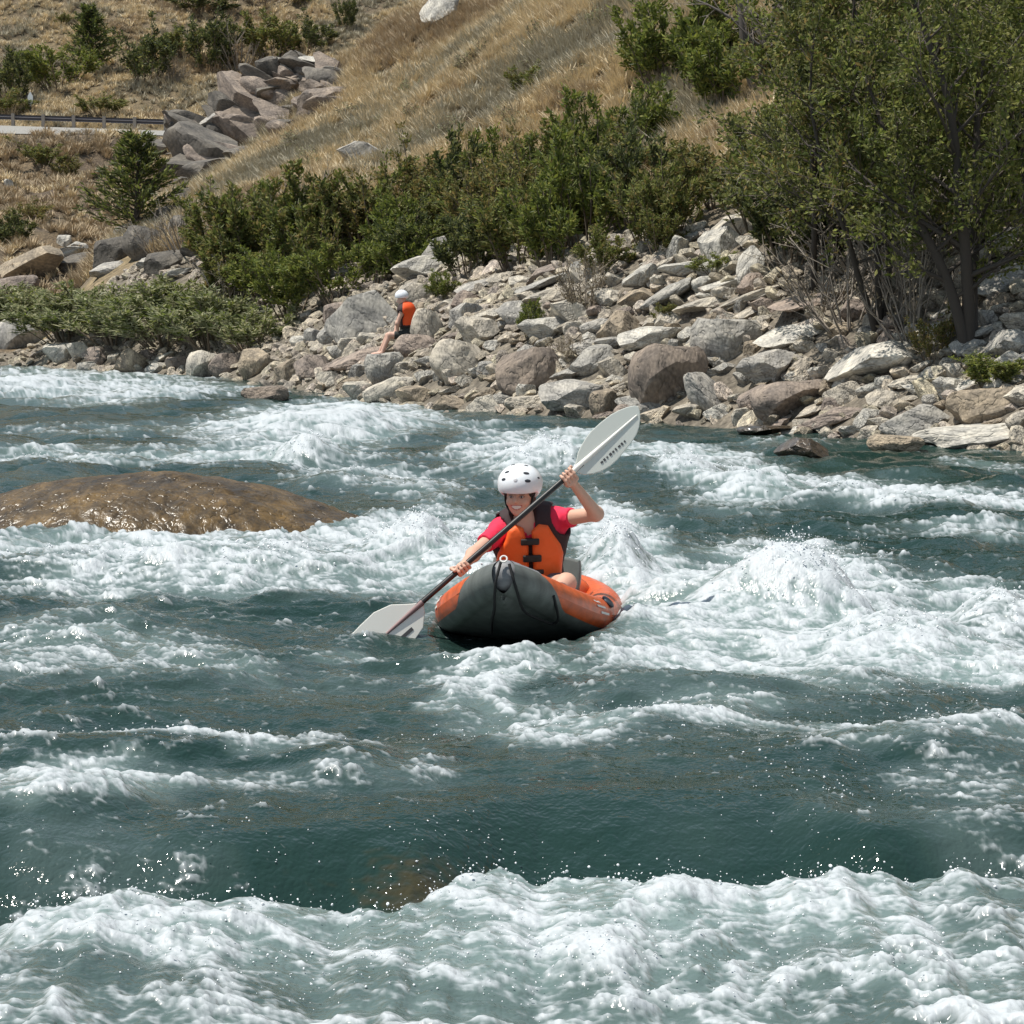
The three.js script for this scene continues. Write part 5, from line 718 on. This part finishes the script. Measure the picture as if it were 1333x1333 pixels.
// the person sitting on the boulders across the river
{
  const d0 = -hit(528, 446).z - 0.55, A = (x, y, k = 0) => at(x, y, d0 + k), head = A(523, 391), helC = A(523, 385), hip = A(531, 436), up = A(529, 404), ShN = A(524, 404, -0.17), ShF = A(527, 404, 0.17), El = A(517, 421, -0.2), Ha = A(518, 434, -0.1), ElF = A(517, 421, 0.2), HaF = A(514, 434, 0.1), Kn = A(507, 436, -0.12), An = A(497, 460, -0.15), KnF = A(505, 437, 0.12), AnF = A(494, 460, 0.12), base = hip.clone();
  const skin = [0.6, 0.37, 0.285], torso = (p) => smin(capsule(p, up, hip, 0.15, 0.14), capsule(p, ShN, ShF, 0.06, 0.06), 0.08);
  const legs = (p) => Math.min(smin(capsule(p, hip.clone().add(V(0, 0, 0.1)), Kn, 0.09, 0.06), capsule(p, Kn, An, 0.058, 0.04), 0.03), smin(capsule(p, hip.clone().add(V(0, 0, -0.1)), KnF, 0.09, 0.06), capsule(p, KnF, AnF, 0.058, 0.04), 0.03));
  const hand = (p, w, dir) => { let q = capsule(p, w, w.clone().add(V(dir * 0.02, -0.05, 0)), 0.032, 0.034); for (let i = 0; i < 4; i++) { const k = w.clone().add(V(-0.015, -0.07, (i - 1.5) * 0.02)); q = smin(q, capsule(p, k, k.clone().add(V(-0.03, -0.055 - 0.01 * (i % 2), 0)), 0.01, 0.008), 0.008); } return smin(q, capsule(p, w.clone().add(V(0.02, -0.03, 0.02)), w.clone().add(V(-0.02, -0.07, 0.05)), 0.013, 0.01), 0.01); };
  const f = (p) => { let q = smin(torso(p), legs(p), 0.05); q = smin(q, smin(capsule(p, ShN, El, 0.052, 0.042), capsule(p, El, Ha, 0.042, 0.028), 0.03), 0.03); q = smin(q, smin(capsule(p, ShF, ElF, 0.052, 0.042), capsule(p, ElF, HaF, 0.042, 0.028), 0.03), 0.03); q = smin(q, capsule(p, up, head, 0.06, 0.055), 0.04); q = smin(q, ellipsoid(p, head, V(0.09, 0.115, 0.08)), 0.03); q = smin(q, capsule(p, head.clone().add(V(-0.09, -0.01, 0)), head.clone().add(V(-0.1, -0.03, 0)), 0.014, 0.016), 0.02); q = smin(q, hand(p, Ha, -1), 0.02); q = smin(q, hand(p, HaF, -1), 0.02); q = smin(q, capsule(p, An, An.clone().add(V(-0.15, -0.02, 0)), 0.042, 0.034), 0.03); return smin(q, capsule(p, AnF, AnF.clone().add(V(-0.15, -0.02, 0)), 0.042, 0.034), 0.03); };
  const t1 = An.clone().add(V(-0.15, -0.02, 0)), t2 = AnF.clone().add(V(-0.15, -0.02, 0)), h1 = hip.clone().add(V(0, 0, 0.1)), h2 = hip.clone().add(V(0, 0, -0.1)), lo = V(Math.min(An.x, hip.x) - 0.35, An.y - 0.15, hip.z - 0.5), hi = V(hip.x + 0.4, head.y + 0.25, hip.z + 0.5);
  const g = mesh3(f, lo, hi, 0.0125, () => skin); g.translate(-base.x, -base.y, -base.z);
  const person = single('person', 'person in white helmet and orange vest sitting on the boulders across the river', 'person', g, skinMat, base), wear = (name, fl, cell, mat) => { const q = mesh3(fl, lo, hi, cell); q.translate(-base.x, -base.y, -base.z); return part(person, name, q, mat); };
  wear('life_vest', (p) => { let q = torso(p) - 0.045; q = smax(q, -capsule(p, ShN, El, 0.075, 0.07), 0.02); q = smax(q, -capsule(p, ShF, ElF, 0.075, 0.07), 0.02); q = Math.max(q, hip.y + 0.2 - p.y); return Math.max(q, hip.x - 0.1 + (p.y - hip.y) * 0.0 - p.x); }, 0.014, std({ color: rgb(0.8, 0.09, 0.012), roughness: 0.7 }));
  wear('vest_front', (p) => { let q = torso(p) - 0.04; q = smax(q, -capsule(p, ShN, El, 0.075, 0.07), 0.02); q = smax(q, -capsule(p, ShF, ElF, 0.075, 0.07), 0.02); q = Math.max(q, hip.y + 0.16 - p.y); return q; }, 0.014, std({ color: rgb(0.035, 0.02, 0.02), roughness: 0.8 }));
  wear('shorts', (p) => { const kN = hip.clone().add(V(0, 0, 0.1)).lerp(Kn, 0.6), kF = hip.clone().add(V(0, 0, -0.1)).lerp(KnF, 0.6); let q = smin(capsule(p, hip.clone().add(V(0, 0, 0.1)), kN, 0.105, 0.085), capsule(p, hip.clone().add(V(0, 0, -0.1)), kF, 0.105, 0.085), 0.04); q = smin(q, capsule(p, hip, hip.clone().lerp(up, 0.4), 0.16, 0.155), 0.04); return q; }, 0.014, std({ color: rgb(0.02, 0.022, 0.02), roughness: 0.8 }));
  wear('helmet', (p) => Math.max(ellipsoid(p, helC, V(0.145, 0.125, 0.125)), helC.y - 0.05 - p.y), 0.012, phys({ color: rgb(0.78, 0.8, 0.85), roughness: 0.3, clearcoat: 0.4 }));
}

console.log('people done');

// ---------- spray thrown up from the breaking crests, droplets added for sun glints ----------
{
  const r = rng(3131), list = [];
  for (let tries = 0; tries < 420000 && list.length < 16000; tries++) {
    const d = 5.6 + 24 * Math.pow(r(), 1.7), x = (r() * 2 - 1) * 0.25 * d; let crest = 0; for (const f of SWELL) if (f.h > 0.08) crest = Math.max(crest, gauss(f, x, -d) * f.h * 3); const edge = Math.exp(-(((d - pile(x)) / 0.13) ** 2)) * 0.38; crest = Math.max(crest, edge);
    if (r() > crest * crest) continue; const w = water(x, -d, 1); if (w[1] < 0.35) continue; const s = (0.001 + 0.0026 * Math.pow(r(), 3)) * (0.5 + d / 12); list.push([x, w[0] + s * 0.3 - Math.log(1 - r() * 0.98) * 0.022 * (0.5 + crest), -d, s]);
  }
  for (const [px, py, rx, ry, n] of [[640, 1140, 110, 40, 300], [560, 1165, 120, 25, 260], [1080, 1040, 160, 60, 160], [1150, 900, 180, 50, 250], [250, 1150, 240, 50, 160], [200, 1000, 240, 30, 160], [760, 960, 160, 30, 160], [1050, 740, 130, 40, 500], [800, 690, 50, 40, 300], [640, 1280, 640, 50, 900], [560, 690, 90, 20, 200]]) for (let i = 0; i < n; i++) { const w0 = onWater(px + (r() + r() - 1) * rx * 1.4, py + (r() + r() - 1) * ry * 1.4), w = water(w0.x, w0.z, 1), d = -w0.z, s = (0.0012 + 0.0016 * r() * r()) * (0.5 + d / 12); list.push([w0.x, w[0] + s * 0.4 - Math.log(1 - r() * 0.97) * 0.016, w0.z, s]); }  // droplets added over smoother water too, standing in for sun glints
  const inst = new THREE.InstancedMesh(new THREE.IcosahedronGeometry(1, 1), phys({ color: rgb(0.78, 0.8, 0.82), roughness: 0.35, ior: 1.33 }), list.length), m = new THREE.Matrix4(), q = new THREE.Quaternion(), e = new THREE.Euler();
  list.forEach(([x, y, z, s], i) => { q.setFromEuler(e.set(r() * 3, r() * 3, r() * 3)); m.compose(V(x, y, z), q, V(s * (0.7 + r()), s * (0.7 + r() * 1.2), s * (0.7 + r()))); inst.setMatrixAt(i, m); });
  inst.name = 'spray'; inst.userData = { kind: 'stuff', label: 'white droplets of spray over the breaking crests, and others added as sun glints on the rapids', category: 'spray' }; inst.castShadow = inst.receiveShadow = true; scene.add(inst); console.log('spray', list.length);
}

renderer.render(scene, camera);
